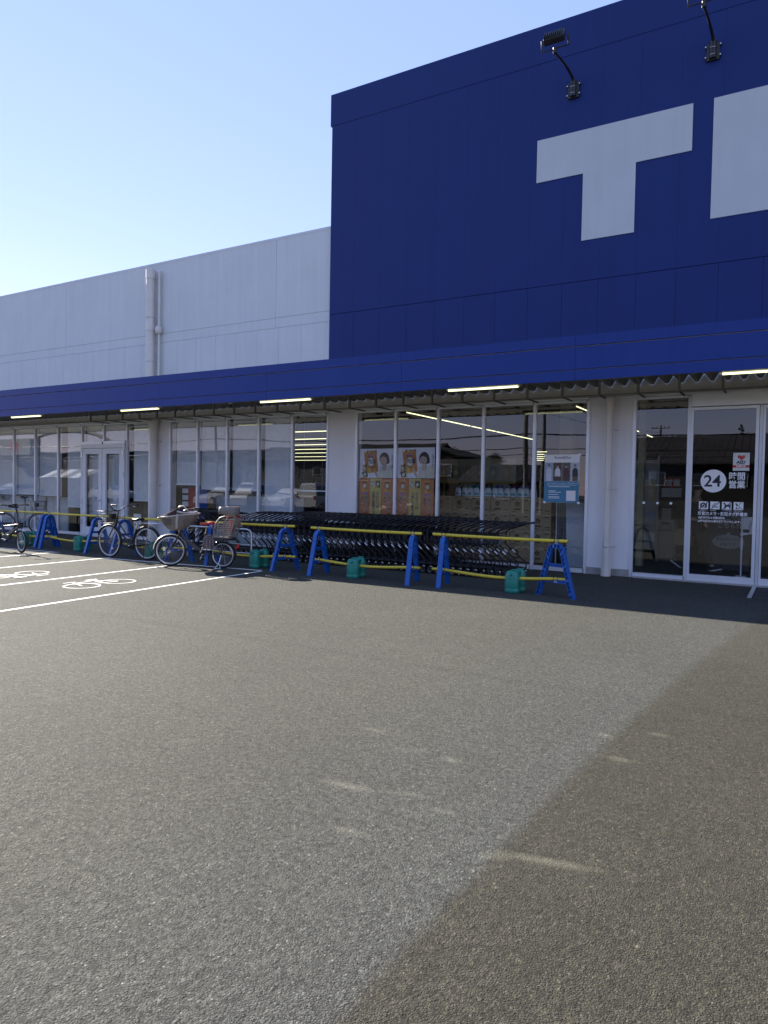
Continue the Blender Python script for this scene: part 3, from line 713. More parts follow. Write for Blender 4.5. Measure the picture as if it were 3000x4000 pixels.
# white board, grid panel beside the entrance pillar
t = thing('grid_panel', 'white wire grid panel with a pale board leaning on it, under the advert poster', 'grid panel', (-4.28, 14.25, .02))
b = MB().m(paper)
for k in range(17): b.box((k*.05-.0015, 0, .42), (k*.05+.0015, .003, 1.36))
for k in range(20): b.box((0, .003, .42+k*.0493), (.80, .006, .423+k*.0493))
b.cyl((0, 0, 0), (0, 0, 1.38), .012, 6); b.cyl((.81, 0, 0), (.81, 0, 1.38), .012, 6); b.cyl((0, 0, .40), (.81, 0, .40), .009, 6); b.build('grid', t)
b = MB().m(mat('pale_panel', (.50, .55, .62), .5)); b.prism([(.25, .02), (.60, .02), (.56, 1.33), (.20, 1.33)], -.05, -.035); b.build('leaning_board', t)
m_ = MB().m(mat('shop_column', (.33, .34, .22), .7)); m_.box((-5.05, 16.9, .02), (-4.75, 17.2, 4.34)); m_.build('inner_column', store)
m_ = MB().m(mat('shop_column', (.33, .34, .22), .7)); m_.box((-2.95, 15.55, .02), (-2.83, 15.75, 4.34)); m_.build('inner_column', store)
t = thing('umbrella_stand', 'low black stand behind the glass near the pillar', 'stand', (-4.45, 14.7, .02)); b = MB().m(interior_d); b.cbox((0,0,0), (.35,.4,.5), .02); b.cyl((.1,.1,.5), (.12,.1,.75), .02, 6); b.build('stand_body', t)
# entrance hall
t = thing('notice_rack', 'tall rack covered with small notices, left inside the entrance glass', 'notice rack', (-3.6, 16.9, .02))
b = MB().m(mat('rack_frame', (.30, .31, .30), .5)); b.box((0, 0, .25), (.03, .05, 2.3)); b.box((.82, 0, .0), (.86, .05, 2.4)); b.box((.0, .05, .25), (.85, .08, 2.3)); b.build('rack_frame', t)
b = MB(); 
for r_ in range(7):
    for c_ in range(4):
        b.m(random.choice([mat('leaf_pale', (.50, .55, .56), .6), mat('leaf_blue', (.16, .25, .36), .6), mat('leaf_grey', (.28, .30, .30), .6), mat('leaf_tan', (.42, .36, .20), .6)]))
        b.quad(.05+c_*.19, .45+r_*.235, .22+c_*.19, .65+r_*.235, .045)
b.build('notices', t, recalc=False)
text('登録は', .20, mat('faint_white', (.45, .50, .50), .6), .08, 1.72, .04, t, bold=.006); text('アプリで', .17, mat('faint_white', (.45, .50, .50), .6), .08, 1.50, .038, t, bold=.004)
t = thing('ticket_machine', 'pale ticket machine on a green-banded cabinet inside the entrance', 'machine', (-2.95, 17.9, .02))
b = MB().m(mat('machine_body', (.42, .42, .38), .5)); b.cbox((0, 0, 0), (.42, .45, .92), .01); b.cbox((.12, .05, .92), (.32, .35, 1.20), .01); b.build('cabinet', t)
b = MB().m(mat('machine_screen', (.05, .06, .07), .2)); b.box((.13, .03, 1.20), (.31, .06, 1.42)); b.box((.12,-.004,.80),(.32,0,.86)); b.build('screen', t)
b = MB().m(mat('green_band', (.05, .25, .12), .5)); b.box((.003, -.006, .64), (.417, -.001, .68)); b.build('band', t)
t2 = thing('red_notice', 'red and white notice on a dark panel above the ticket machine', 'sign', (-2.95, 18.3, 0))
b = MB().m(interior_d); b.box((-.05, .01, 1.4), (.6, .03, 2.5)); b.m(mat('red_print', (.35, .03, .02), .6)); b.box((.08, 0, 1.72), (.46, .009, 1.95)); b.m(mat('leaf_pale', (.5,.5,.5))); b.box((.05, 0, 1.48), (.50, .009, 1.70)); b.build('board', t2)
text('営業', .18, txt_white, .12, 1.76, -.006, t2, bold=.004)
t = thing('sanitizer_stand', 'white pole stand with a pump bottle just inside the sliding door', 'sanitizer stand', (-.89, 14.65, .02))
b = MB().m(paper); b.cyl((0, 0, 0), (0, 0, 1.12), .014, 8); b.cyl((0, 0, .52), (0, 0, .74), .022, 8); b.cbox((-.09, -.1, 0), (.09, .1, .03), .01); b.build('pole', t)
b = MB().m(paper); b.prism([(-.02, .78), (-.02, .84), (.24, .84), (.24, .825), (.12, .815)], -.06, .06); b.cbox((-.03, .03, .90), (.16, .05, 1.13), .01); b.build('tray', t)
b = MB().m(mat('bottle_clear', (.50, .56, .58), .2)); b.tube([(.16, 0, .84), (.16, 0, .99), (.16, 0, 1.02)], [.045, .045, .018], 12); b.cyl((.16,0,1.02), (.16,0,1.06), .012, 8); b.tube([(.16,0,1.06), (.11,0,1.065)], .007, 6); b.build('pump_bottle', t)
t = thing('member_sign', 'dark sign with pale writing and an oval, low behind the sliding door', 'sign', (-1.55, 15.6, 0))
b = MB().m(mat('sign_dark', (.030, .033, .038), .7)); b.box((0, 0, .05), (.75, .04, 1.30)); b.build('board', t)
fw = mat('faint_print', (.22, .23, .23), .6)
text('会員登録は', .115, fw, .06, 1.06, -.004, t, bold=.003); text('こちら!!', .115, fw, .15, .90, -.004, t, bold=.003)
b = MB().m(fw); b.disc(.36, .62, .29, -.003, .14); b.poly([(.31, .75), (.41, .75), (.36, .82)], -.0035); b.build('oval', t, recalc=False)
text('登録ポイント', .075, mat('sign_dark', (.03,.033,.038)), .13, .64, -.007, t); text('会員です', .075, mat('sign_dark', (.03,.033,.038)), .2, .54, -.007, t)
# counters far inside
m_ = MB().m(mat('counter', (.13, .12, .09), .6)); m_.cbox((-2.2, 19.8, .02), (1.6, 20.4, 1.0), .01); m_.cbox((-3.9, 22.0, .02), (-2.6, 23, 1.9), .01); simple('checkout_counter', 'dull brown counter far inside behind the sliding doors', 'counter', m_)

# person walking inside the entrance
def person():
    t = thing('person', 'person in dark clothes with white-soled shoes walking inside the entrance, carrying a tan bag', 'person', (-1.80, 15.7, .02), rad(-8))
    def skin(name, pts, edges, rad_, m_, sub=2):
        me = bpy.data.meshes.new(name); me.from_pydata(pts, edges, []); o = bpy.data.objects.new(name, me); COL.objects.link(o); me.materials.append(m_)
        md = o.modifiers.new('s', 'SKIN'); md.use_smooth_shade = True
        for i, r in enumerate(rad_):
            sv = me.skin_vertices[0].data[i]; sv.radius = (r, r) if not isinstance(r, tuple) else r; sv.use_root = (i == 0)
        sb = o.modifiers.new('b', 'SUBSURF'); sb.levels = sub; sb.render_levels = sub
        o.parent = t; return o
    skin_m = mat('skin', (.42, .27, .19), .5)
    P = [(0,0,.92), (0,0,1.10), (0,0,1.30), (0,0,1.42), (0,.0,1.50), (.02,0,1.56), (.03,0,1.66), (.02,0,1.72),
         (0,.17,1.38), (-.10,.21,1.12), (.02,.22,.88), (.05,.22,.80), (0,-.17,1.38), (.08,-.22,1.12), (.22,-.22,.93), (.28,-.22,.88),
         (0,.09,.88), (-.16,.10,.50), (-.42,.10,.14), (-.32,.10,.05), (0,-.09,.88), (.20,-.10,.50), (.34,-.10,.10), (.46,-.10,.04)]
    E_ = [(0,1),(1,2),(2,3),(3,4),(4,5),(5,6),(6,7),(3,8),(8,9),(9,10),(10,11),(3,12),(12,13),(13,14),(14,15),(0,16),(16,17),(17,18),(18,19),(0,20),(20,21),(21,22),(22,23)]
    R_ = [(.13,.15), (.12,.14), (.13,.17), .10, .055, .06, (.10,.085), .06, .065, .047, .036, .03, .065, .047, .036, .03, .095, .062, .043, .04, .095, .062, .043, .04]
    skin('body', P, E_, R_, skin_m)
    dark = mat('dark_clothes', (.018, .02, .026), .85)
    idx = [0,1,2,3,8,9,10,12,13,14]; mp = {k: i for i, k in enumerate(idx)}
    skin('jacket', [P[k] for k in idx], [(mp[a], mp[b]) for a, b in E_ if a in mp and b in mp], [((R_[k][0]+.015, R_[k][1]+.015) if isinstance(R_[k], tuple) else R_[k]+.014) for k in idx], dark)
    idx = [0,16,17,18,20,21,22]; mp = {k: i for i, k in enumerate(idx)}
    skin('trousers', [P[k] for k in idx], [(mp[a], mp[b]) for a, b in E_ if a in mp and b in mp], [((R_[k][0]+.012, R_[k][1]+.012) if isinstance(R_[k], tuple) else R_[k]+.022) for k in idx], dark)
    b = MB().m(mat('black_hair', (.015, .012, .01), .6)); b.sphere((.015, 0, 1.70), .115, .10, .11); b.build('hair', t)
    for x, y, a, z in ((-.38, .10, rad(35), .07), (.40, -.10, rad(-14), .03)):
        X = Matrix.Translation((x, y, z)) @ Matrix.Rotation(a, 4, 'Y'); b = MB().m(dark); b.X = X; b.sphere((0, 0, .03), .15, .05, .055); b.m(paper); b.cbox((-.14, -.048, -.03), (.14, .048, -.002), .008); b.build('shoe', t)
    bg_ = thing('shopping_bag', 'tan bag carried by the person inside the entrance', 'bag', (-2.02, 15.45, .5))
    b = MB().m(mat('tan_bag', (.20, .16, .09), .8)); b.cbox((-.17, -.07, 0), (.17, .07, .36), .03); b.tube([(-.1, 0, .35), (-.07, 0, .5), (.07, 0, .5), (.1, 0, .35)], .008, 6); b.build('bag_body', bg_)
person()

# ------------------------------------------------------------------ posters on the glass (inside)
YP = 13.612
cream = mat('print_cream', (.55, .50, .36), .5); orange_bag = mat('print_orange_bag', (.42, .16, .03), .5); gold = mat('print_gold', (.6, .38, .07), .5)
purple = mat('print_purple', (.20, .02, .16), .5); skinp = mat('print_skin', (.45, .33, .27), .5); hairp = mat('print_hair', (.03, .02, .02), .5)
greenp = mat('print_green', (.02, .05, .03), .5); tanp = mat('print_tan', (.42, .25, .08), .5); lav = mat('print_lavender', (.70, .69, .78), .5); ivory = mat('print_ivory', (.55, .53, .47), .5)
redo = mat('print_orange', (.50, .17, .065), .5); olive = mat('print_olive', (.52, .44, .12), .5); brownp = mat('print_brown', (.08, .04, .02), .5)
def snack(b, cx, cz, wv, hv, ang, y, mode=0):
    c, s_ = cos(ang), sin(ang)
    def T(u, v): return (cx+u*c-v*s_, cz+u*s_+v*c)
    b.m(gold); b.poly([T(-wv/2, -hv/2), T(wv/2, -hv/2), T(wv/2, hv/2), T(-wv/2, hv/2)], y)
    b.m([orange_bag, cream, greenp][mode]); b.poly([T(-wv*.49, -hv*.44), T(wv*.49, -hv*.44), T(wv*.49, hv*.44), T(-wv*.49, hv*.44)], y-.0012)
    q = T(0, .0); b.m(brownp); b.poly([(q[0]+wv*.32*cos(k*pi/10), q[1]+wv*.34*sin(k*pi/10)) for k in range(20)], y-.0022); b.m(ivory); b.poly([(q[0]+wv*.28*cos(k*pi/10), q[1]+wv*.30*sin(k*pi/10)) for k in range(20)], y-.003)
    b.m(purple); b.poly([T(-wv*.22, hv*.24), T(wv*.20, hv*.24), T(wv*.24, hv*.30), T(0, hv*.37), T(-wv*.24, hv*.30)], y-.0022)
    b.m(tanp); q = T(-wv*.30, -hv*.28); b.poly([(q[0]+wv*.17*cos(k*pi/8), q[1]+wv*.17*sin(k*pi/8)) for k in range(16)], y-.0035)
    q = T(-wv*.16, -hv*.36); b.m(gold); b.poly([(q[0]+wv*.15*cos(k*pi/8), q[1]+wv*.15*sin(k*pi/8)) for k in range(16)], y-.0042)
def ad(x0, x1, z0, z1, label):
    t = thing('advert_poster', label, 'poster', (x0, YP, 0), 0, 'advert posters in the poster windows'); W_ = x1-x0
    b = MB().m(lav); b.box((0, .003, z0), (W_, .005, z1)); b.m(ivory); b.poly([(W_*.55, z0), (W_, z0), (W_, z0+.3), (W_*.6, z0+.25)], .0022); b.build('sheet', t)
    b = MB(); snack(b, W_*.34, (z0+z1)/2+.03, .33, .50, .13, 0); snack(b, W_*.15, z0+.22, .12, .17, .12, .0, 1); snack(b, W_*.17, z0+.08, .13, .15, .35, -.008, 2); b.build('pictured_bags', t, recalc=False)
    b = MB(); hx, hz = W_*.72, z0+.40
    b.m(hairp); b.poly([(hx+.125*cos(k*pi/12), hz+.03+.145*sin(k*pi/12)) for k in range(24)], 0); b.poly([(hx+.08, hz-.09), (hx+.14, hz-.06), (hx+.13, hz+.05), (hx+.07, hz)], -.0005)
    b.m(skinp); b.poly([(hx-.04, z0+.12), (hx+.06, z0+.12), (hx+.055, hz-.05), (hx-.04, hz-.06)], -.001); b.poly([(hx-.02+.088*cos(k*pi/12), hz-.01+.115*sin(k*pi/12)) for k in range(24)], -.002)
    b.m(hairp); b.poly([(hx-.10, hz+.04), (hx-.04, hz+.085), (hx+.05, hz+.06), (hx+.08, hz-.02), (hx+.09, hz+.1), (hx, hz+.14), (hx-.09, hz+.11)], -.003)
    for e in (-.055, .015): b.poly([(hx+e-.016, hz+.012), (hx+e, hz+.007), (hx+e+.016, hz+.012), (hx+e, hz+.017)], -.0035)
    b.m(mat('print_lip', (.35, .08, .08))); b.poly([(hx-.045, hz-.062), (hx-.02, hz-.073), (hx+.01, hz-.060), (hx-.02, hz-.057)], -.0035)
    b.m(ivory); b.poly([(hx-.16, z0), (hx+.24, z0), (hx+.20, z0+.16), (hx+.06, z0+.20), (hx+.01, z0+.15), (hx-.05, z0+.19), (hx-.12, z0+.15)], -.0015)
    b.m(skinp); b.poly([(hx-.28, z0+.22), (hx-.25, z0+.22), (hx-.16, z0+.06), (hx-.17, z0), (hx-.24, z0+.08)], -.0024)
    b.build('pictured_woman', t, recalc=False)
    text('新定番', .095, txt_dark, W_*.20, z1-.115, -.001, t, bold=.002)
    text('九州', .105, txt_dark, W_*.34-.085, (z0+z1)/2+.005, -.006, t, bold=.004)
    text('Calbee', .05, cream, W_*.34-.06, (z0+z1)/2+.17, -.006, t)
    text('九州はうまい', .06, txt_dark, W_*.92, z1-.20, -.001, t, vertical=True)
ad(-8.70, -7.79, 1.80, 2.46, 'left snack advert poster with a woman and a brown snack bag')
ad(-7.70, -6.78, 1.80, 2.47, 'right snack advert poster with a woman and a brown snack bag')
def strip(x0, x1, z0, z1, kind, label):
    t = thing('poster_strip', label, 'poster', (x0, YP, 0), 0, 'long poster strips under the snack adverts'); W_ = x1-x0
    b = MB().m(redo if kind else olive); b.box((0, .003, z0), (W_, .005, z1)); b.build('sheet', t)
    b = MB()
    if kind: snack(b, W_*.5, z1-.17, .16, .25, 0, 0)
    else: snack(b, W_*.27, z1-.13, .12, .18, 0, 0, 1); snack(b, W_*.72, z1-.13, .12, .18, 0, 0, 2)
    b.build('pictured_bags', t, recalc=False)
    if kind:
        b = MB().m(mat('print_pink', (.42, .28, .36))); b.quad(W_*.25, z1-.365, W_*.78, z1-.315, 0); b.build('band', t, recalc=False)
        text('新定番', .045, purple, W_*.27, z1-.357, -.001, t)
        text('甘口しょうゆ味', .085, cream, W_*.52, z1-.455, 0, t, vertical=True, bold=.008); text('甘口しょうゆ味', .085, brownp, W_*.52, z1-.455, -.001, t, vertical=True, bold=.001)
        text('出たー', .085, cream, W_*.16, z1-.455, 0, t, vertical=True, bold=.008); text('出たー', .085, brownp, W_*.16, z1-.455, -.001, t, vertical=True, bold=.001)
    else:
        text('カルビーは', .088, purple, W_*.55, z1-.36, 0, t, vertical=True, bold=.002); text('九州に本気です', .088, purple, W_*.20, z1-.36, 0, t, vertical=True, bold=.002)
strip(-8.69, -8.42, .75, 1.79, 1, 'orange strip poster at the left of the left snack advert'); strip(-8.415, -8.115, .75, 1.79, 0, 'olive strip poster with purple writing under the left snack advert'); strip(-8.11, -7.80, .75, 1.79, 1, 'orange strip poster at the right under the left snack advert')
strip(-7.70, -7.41, .75, 1.79, 1, 'orange strip poster at the left under the right snack advert'); strip(-7.405, -7.105, .75, 1.79, 0, 'olive strip poster with purple writing under the right snack advert'); strip(-7.10, -6.79, .75, 1.78, 1, 'orange strip poster at the right of the right snack advert')

t = thing('shop_poster', 'blue and white poster with four pictured people and the words Room&Out', 'poster', (-4.345, 13.585, 0))
W_ = .69; b = MB().m(paper); b.box((0, .001, 1.35), (W_, .003, 2.285)); b.build('sheet', t)
b = MB().m(mat('print_blue', (.045, .19, .32), .5)); b.quad(.002, 1.352, W_-.002, 1.765, -.0005)
cols = [(mat('ph_blue', (.25, .33, .45)), mat('ph_shirt', (.50, .54, .62))), (mat('ph_brown', (.09, .05, .045)), mat('ph_white', (.55, .58, .62))), (mat('ph_green', (.10, .11, .09)), mat('ph_wine', (.10, .03, .045))), (mat('ph_pale', (.42, .46, .52)), mat('ph_black', (.03, .035, .045)))]
for k, (bgm, sh) in enumerate(cols):
    a = .004+k*.1715; b.m(bgm); b.quad(a, 1.768, a+.168, 2.13, -.0005); c_ = a+.085
    b.m(sh); b.poly([(c_-.055, 1.86), (c_+.06, 1.86), (c_+.055, 1.98), (c_+.025, 2.025), (c_-.02, 2.025), (c_-.05, 1.98)], -.0012)
    b.m([sh, mat('ph_skirt', (.07, .05, .05)), mat('ph_skirt', (.07, .05, .05)), mat('ph_shorts', (.13, .09, .06))][k]); b.poly([(c_-.05, 1.77), (c_+.06, 1.77), (c_+.05, 1.86), (c_-.045, 1.86)], -.0012)
    b.m(skinp); b.disc(c_, 2.055, .022, -.0016, .028, 16); b.m(hairp); b.poly([(c_+.025*cos(j*pi/8), 2.065+.028*sin(j*pi/8)) for j in range(9)], -.002)
b.m(paper); b.quad(W_-.245, 1.385, W_-.065, 1.585, -.0012)
b.m(txt_white); b.quad(.05, 1.687, W_-.05, 1.691, -.0012)
for z, wd in ((1.655, .42), (1.57, .14), (1.545, .25), (1.50, .2), (1.455, .22), (1.43, .22)): b.quad(.09, z, .09+wd, z+.010, -.0012)
for x in (-.012, W_-.03):
    for z in (1.335, 2.265): b.poly([(x, z), (x+.05, z-.01), (x+.05, z+.03), (x, z+.035)], -.003)
b.build('print', t, recalc=False)
text('Room&Out', .072, mat('print_slate', (.05, .06, .08)), .195, 2.205, -.001, t, bold=.0008, sx=.93)
text('オンラインショップスタート!', .052, txt_white, .055, 1.702, -.0016, t, shear=.25, sx=.93)

# stickers on the sliding door (outside of the glass)
YD = 13.546
t = thing('door_lettering', 'white 24-hour opening circle with the words beside it on the sliding door', 'window lettering', (0, YD, 0))
b = MB().m(txt_white); b.disc(-1.30, 1.795, .205, 0, .20, 48); b.build('circle', t, recalc=False)
text('24', .285, txt_dark, -1.455, 1.70, -.0015, t, 'numerals', bold=.004, sp=.98)
text('時間', .142, txt_white, -1.06, 1.83, 0, t, bold=.003, sx=.92); text('営業', .142, txt_white, -1.06, 1.685, 0, t, bold=.003, sx=.92)
text('防犯カメラ・防犯タグ設置店', .066, txt_white, -1.53, 1.20, 0, t, bold=.0018, sx=.91)
text('18歳未満および高校生の', .043, txt_white, -1.53, 1.135, 0, t, bold=.0012, sx=.92); text('23時以降の入店はお断りいたします。', .043, txt_white, -1.53, 1.075, 0, t, bold=.0012, sx=.97)
pn = MB().m(txt_white)
for k in range(4):
    a = -1.52+k*.184; pn.quad(a, 1.30, a+.152, 1.435, 0)
pn.build('pictogram_panel', t, recalc=False)
pn = MB().m(txt_dark); a = -1.52
pn.quad(a+.022, 1.325, a+.13, 1.40, -.0015); pn.quad(a+.05, 1.40, a+.095, 1.415, -.0015); pn.m(txt_white); pn.disc(a+.075, 1.362, .028, -.002, n=20); pn.m(txt_dark); pn.disc(a+.075, 1.362, .018, -.0025, n=20)
a += .184; pn.quad(a+.03, 1.335, a+.13, 1.347, -.0015); pn.poly([(a+.02, 1.36), (a+.05, 1.375), (a+.06, 1.40), (a+.09, 1.41), (a+.09, 1.40), (a+.07, 1.39), (a+.06, 1.368), (a+.03, 1.352)], -.0015)
a += .184; pn.poly([(a+.015, 1.405), (a+.035, 1.418), (a+.055, 1.41), (a+.06, 1.385), (a+.125, 1.385), (a+.145, 1.41), (a+.138, 1.37), (a+.138, 1.312), (a+.118, 1.312), (a+.115, 1.35), (a+.075, 1.35), (a+.055, 1.312), (a+.035, 1.312), (a+.045, 1.37), (a+.04, 1.39)], -.0015)
a += .184; pn.poly([(a+.02, 1.40), (a+.04, 1.415), (a+.06, 1.40), (a+.065, 1.37), (a+.09, 1.345), (a+.10, 1.315), (a+.03, 1.315), (a+.045, 1.34), (a+.04, 1.39)], -.0015); pn.m(txt_white); pn.poly([(a+.05, 1.37), (a+.06, 1.37), (a+.085, 1.345), (a+.09, 1.325), (a+.055, 1.325)], -.002)
pn.m(txt_dark)
for k in range(4):
    a = -1.52+k*.184
    if k < 3: pn.poly([(a+.005, 1.30), (a+.018, 1.30), (a+.152, 1.425), (a+.152, 1.435), (a+.142, 1.435)], -.003)
    else: pn.poly([(a+.06, 1.385), (a+.068, 1.385), (a+.148, 1.302), (a+.14, 1.302)], -.003); pn.poly([(a+.08, 1.39), (a+.088, 1.385), (a+.125, 1.43), (a+.118, 1.432)], -.003)
pn.build('pictograms', t, recalc=False)
for k, s_ in enumerate(('店内撮影禁止', '店内禁煙', 'ペット持込禁止', '補助犬同伴可')): text(s_, .024, txt_white, -1.515+k*.184, 1.272, 0, t, sx=.92)
t = thing('aed_sticker', 'white sticker with a red heart and AED lettering on the sliding door', 'sticker', (0, YD, 0))
b = MB().m(mat('sticker_white', (.60, .66, .66), .4)); b.quad(-1.0, 1.975, -.745, 2.285, 0)
b.m(mat('heart_red', (.50, .03, .03), .4)); b.poly([(-.870+.062*(16*sin(a)**3)/16, 2.205+.052*(13*cos(a)-5*cos(2*a)-2*cos(3*a)-cos(4*a))/16) for a in [2*pi*k/36 for k in range(36)]], -.0012)
b.m(mat('bolt_yellow', (.6, .42, .02))); b.poly([(-.855, 2.225), (-.84, 2.245), (-.83, 2.235), (-.80, 2.275), (-.825, 2.215), (-.838, 2.225)], -.002)
b.m(mat('heart_red', (.50, .03, .03))); b.quad(-1.0, 2.028, -.745, 2.072, -.0012); b.build('sheet', t, recalc=False)
text('AED', .068, txt_dark, -.945, 2.10, -.0015, t, bold=.003, sx=1.05); text('自動体外式除細動器', .0135, txt_dark, -.94, 2.083, -.0012, t); text('設置施設', .036, txt_white, -.947, 2.038, -.002, t, bold=.0008)
t = thing('glass_marker_dots', 'row of three white warning dots on the fixed glass left of the sliding door', 'window sticker', (0, 13.587, 0))
for x in (-2.46, -2.22, -1.99): b = MB().m(txt_white); b.disc(x, 1.385, .024, 0, .022, 20); b.build('dot', t, recalc=False)

# ------------------------------------------------------------------ barriers (blue stands, yellow pipes)
def arch(h=.79, half=.325, rtop=.140, off=0.0, n=9):
    # centre line of an inverted U in (s, z); legs splay, arch at the top
    R = rtop-off; zc = h-rtop
    a0 = math.atan2(half-rtop, zc)      # leg lean
    pts = [(-(half-off*1.02), 0.0)]
    for k in range(n+1):
        t = pi-(a0)+(-(pi-2*a0))*k/n if False else pi-a0*0.0-(pi)*k/n
        pts.append((R*cos(t), zc+R*sin(t)))
    pts.append((half-off*1.02, 0.0))
    return pts
def strip_y(mb, pts, th, y0, y1):    # thin strip along a path in (s,z), wide in y
    n = len(pts); out = []
    for i, p in enumerate(pts):
        if i == 0: d = Vector(pts[1])-Vector(pts[0])
        elif i == n-1: d = Vector(pts[-1])-Vector(pts[-2])
        else: d = (Vector(pts[i+1])-Vector(p)).normalized()+(Vector(p)-Vector(pts[i-1])).normalized()
        d.normalize(); out.append((Vector(p), Vector((-d.y, d.x))*th/2))
    vs = []
    for p, q in out: vs += [(p.x+q.x, y0, p.y+q.y), (p.x-q.x, y0, p.y-q.y), (p.x-q.x, y1, p.y-q.y), (p.x+q.x, y1, p.y+q.y)]
    fs = []
    for i in range(n-1):
        o = 4*i
        for j in range(4): fs.append((o+j, o+4+j, o+4+(j+1) % 4, o+(j+1) % 4))
    fs += [(0,1,2,3), (4*n-1, 4*n-2, 4*n-3, 4*n-4)]
    mb.add(vs, fs)
def stand_mesh():
    b = MB().m(barr_blue); D = .038
    outer = arch(); inner = arch(off=.055, h=.79)
    strip_y(b, outer, .010, -D, D); strip_y(b, inner, .008, -D+.004, D-.004)
    mid = [((a[0]+c[0])/2, (a[1]+c[1])/2) for a, c in zip(outer, inner)]
    strip_y(b, mid, .042, -.005, .005)
    # ribs between the two skins
    def lerp(path, t):
        L_ = [0]
        for i in range(len(path)-1): L_.append(L_[-1]+(Vector(path[i+1])-Vector(path[i])).length)
        d = t*L_[-1]
        for i in range(len(path)-1):
            if d <= L_[i+1]+1e-9: return Vector(path[i]).lerp(Vector(path[i+1]), (d-L_[i])/(L_[i+1]-L_[i]))
        return Vector(path[-1])
    N = 25
    for k in range(1, N):
        a, c = lerp(outer, k/N), lerp(inner, k/N); d = (c-a).normalized(); q = Vector((-d.y, d.x))*(.006 if k % 3 else .018)
        vs = [(p_.x, y, p_.y) for y in (-D+.003, D-.003) for p_ in (a+q, c+q, c-q, a-q)]
        b.add(vs, [(0,1,2,3), (7,6,5,4), (0,4,5,1), (1,5,6,2), (2,6,7,3), (3,7,4,0)])
    for z in (.205, .44):
        hw = .325-(.325-.140)*z/.65-.055
        b.box((-hw, -.022, z), (hw, .022, z+.008)); b.box((-hw, -.022, z+.042), (hw, .022, z+.05)); b.box((-hw, -.004, z+.008), (hw, .004, z+.042))
        for k in range(7): x = -hw+(k+.5)*2*hw/7; b.box((x-.005, -.02, z+.008), (x+.005, .02, z+.042))
    for s_ in (-1, 1): b.box((s_*.325-.035+s_*-.02, -.039, 0), (s_*.325+.035+s_*-.02, .039, .012))
    return b
STAND = stand_mesh().build('barrier_stand'); stand_me = STAND.data; bpy.data.objects.remove(STAND)
def clamp_mesh(z):
    b = MB().m(steel)
    b.torus((0, 0, z), (1, 0, 0), .027, .0045, 16, 5); b.m(dark_metal); b.torus((.022, 0, z), (1, .35, 0), .028, .004, 16, 5); b.torus((-.022, 0, z), (1, -.35, 0), .028, .004, 16, 5)
    b.m(steel); b.box((-.022, -.018, z-.052), (.022, .018, z-.026)); b.cyl((0, -.05, z-.012), (0, .05, z-.012), .006, 6); return b
def barrier(ends, label, p_top, p_bot, zt=.83, sag=None):
    # ends: two stands (x, y, rot)
    (xa, ya, ra), (xb, yb, rb) = ends
    t = thing('barrier', label, 'barrier', ((xa+xb)/2, (ya+yb)/2, 0), 0, 'barriers of blue stands and yellow pipes'); ox, oy = (xa+xb)/2, (ya+yb)/2
    for x, y, r in ends:
        o = bpy.data.objects.new('stand', stand_me); COL.objects.link(o); o.parent = t; o.location = (x-ox, y-oy, 0); o.rotation_euler = (0, 0, r)
    for which, (x0, x1) in (('top', p_top), ('bot', p_bot)):
        def Yt(x): return ya+(yb-ya)*(x-xa)/(xb-xa)
        pts = []
        for k in range(13):
            u = k/12; x = x0+(x1-x0)*u
            if which == 'top': z = zt-.006*sin(pi*u)
            else: z = .262-(sag[2] if sag else .05)*max(0, sin(pi*min(1, max(0, (x-min(xa, xb))/abs(xb-xa)))))**1.2
            y = Yt(x)+(0 if which == 'top' else 0)
            pts.append((x-ox, y-oy, z))
        b = MB().m(yellow); b.tube(pts, .0243, 12, caps=False)
        for e, q in ((pts[0], pts[1]), (pts[-1], pts[-2])):
            d = (Vector(e)-Vector(q)).normalized(); b.m(dark_metal); b.tube([Vector(e)-d*.006, Vector(e)-d*.004], .0235, 12)
        pp = b.build('pipe', t)
        for x, y, r in ends:
            z = zt if which == 'top' else .262
            xx = x+(.0 if which == 'top' else 0)
            c = clamp_mesh(z).build('clamp', pp); c.location = (xx-ox, y-oy, 0)
    return t
H = pi/2
A1, A2 = (-4.93, 10.29, H+.20), (-3.07, 10.26, rad(-17))
barrier((A1, A2), 'barrier at the right end, in front of the last carts', (-5.13, -2.90), (-5.13, -2.92))
barrier(((-7.40, 10.27, H+.05), (-5.47, 10.24, H+.22)), 'barrier in the middle of the photo, second from the right', (-7.58, -5.30), (-7.56, -5.32))
barrier(((-10.05, 10.32, H+.35), (-8.24, 10.37, H-.28)), 'barrier behind the child-seat bicycle, third from the right', (-10.22, -8.02), (-10.22, -8.0))
barrier(((-12.58, 10.25, H-.30), (-10.93, 10.28, rad(20))), 'barrier behind the black bicycle rear wheel', (-12.80, -10.70), (-12.78, -10.72))
barrier(((-15.42, 10.40, H+.22), (-13.62, 10.38, H-.12)), 'barrier between the small-wheeled and the black bicycle', (-15.62, -13.20), (-15.60, -13.38))
barrier(((-17.75, 10.45, H), (-15.76, 10.52, H+.15)), 'barrier at the left edge of the photo behind the small-wheeled bicycle', (-18.0, -15.2), (-18.0, -15.3))

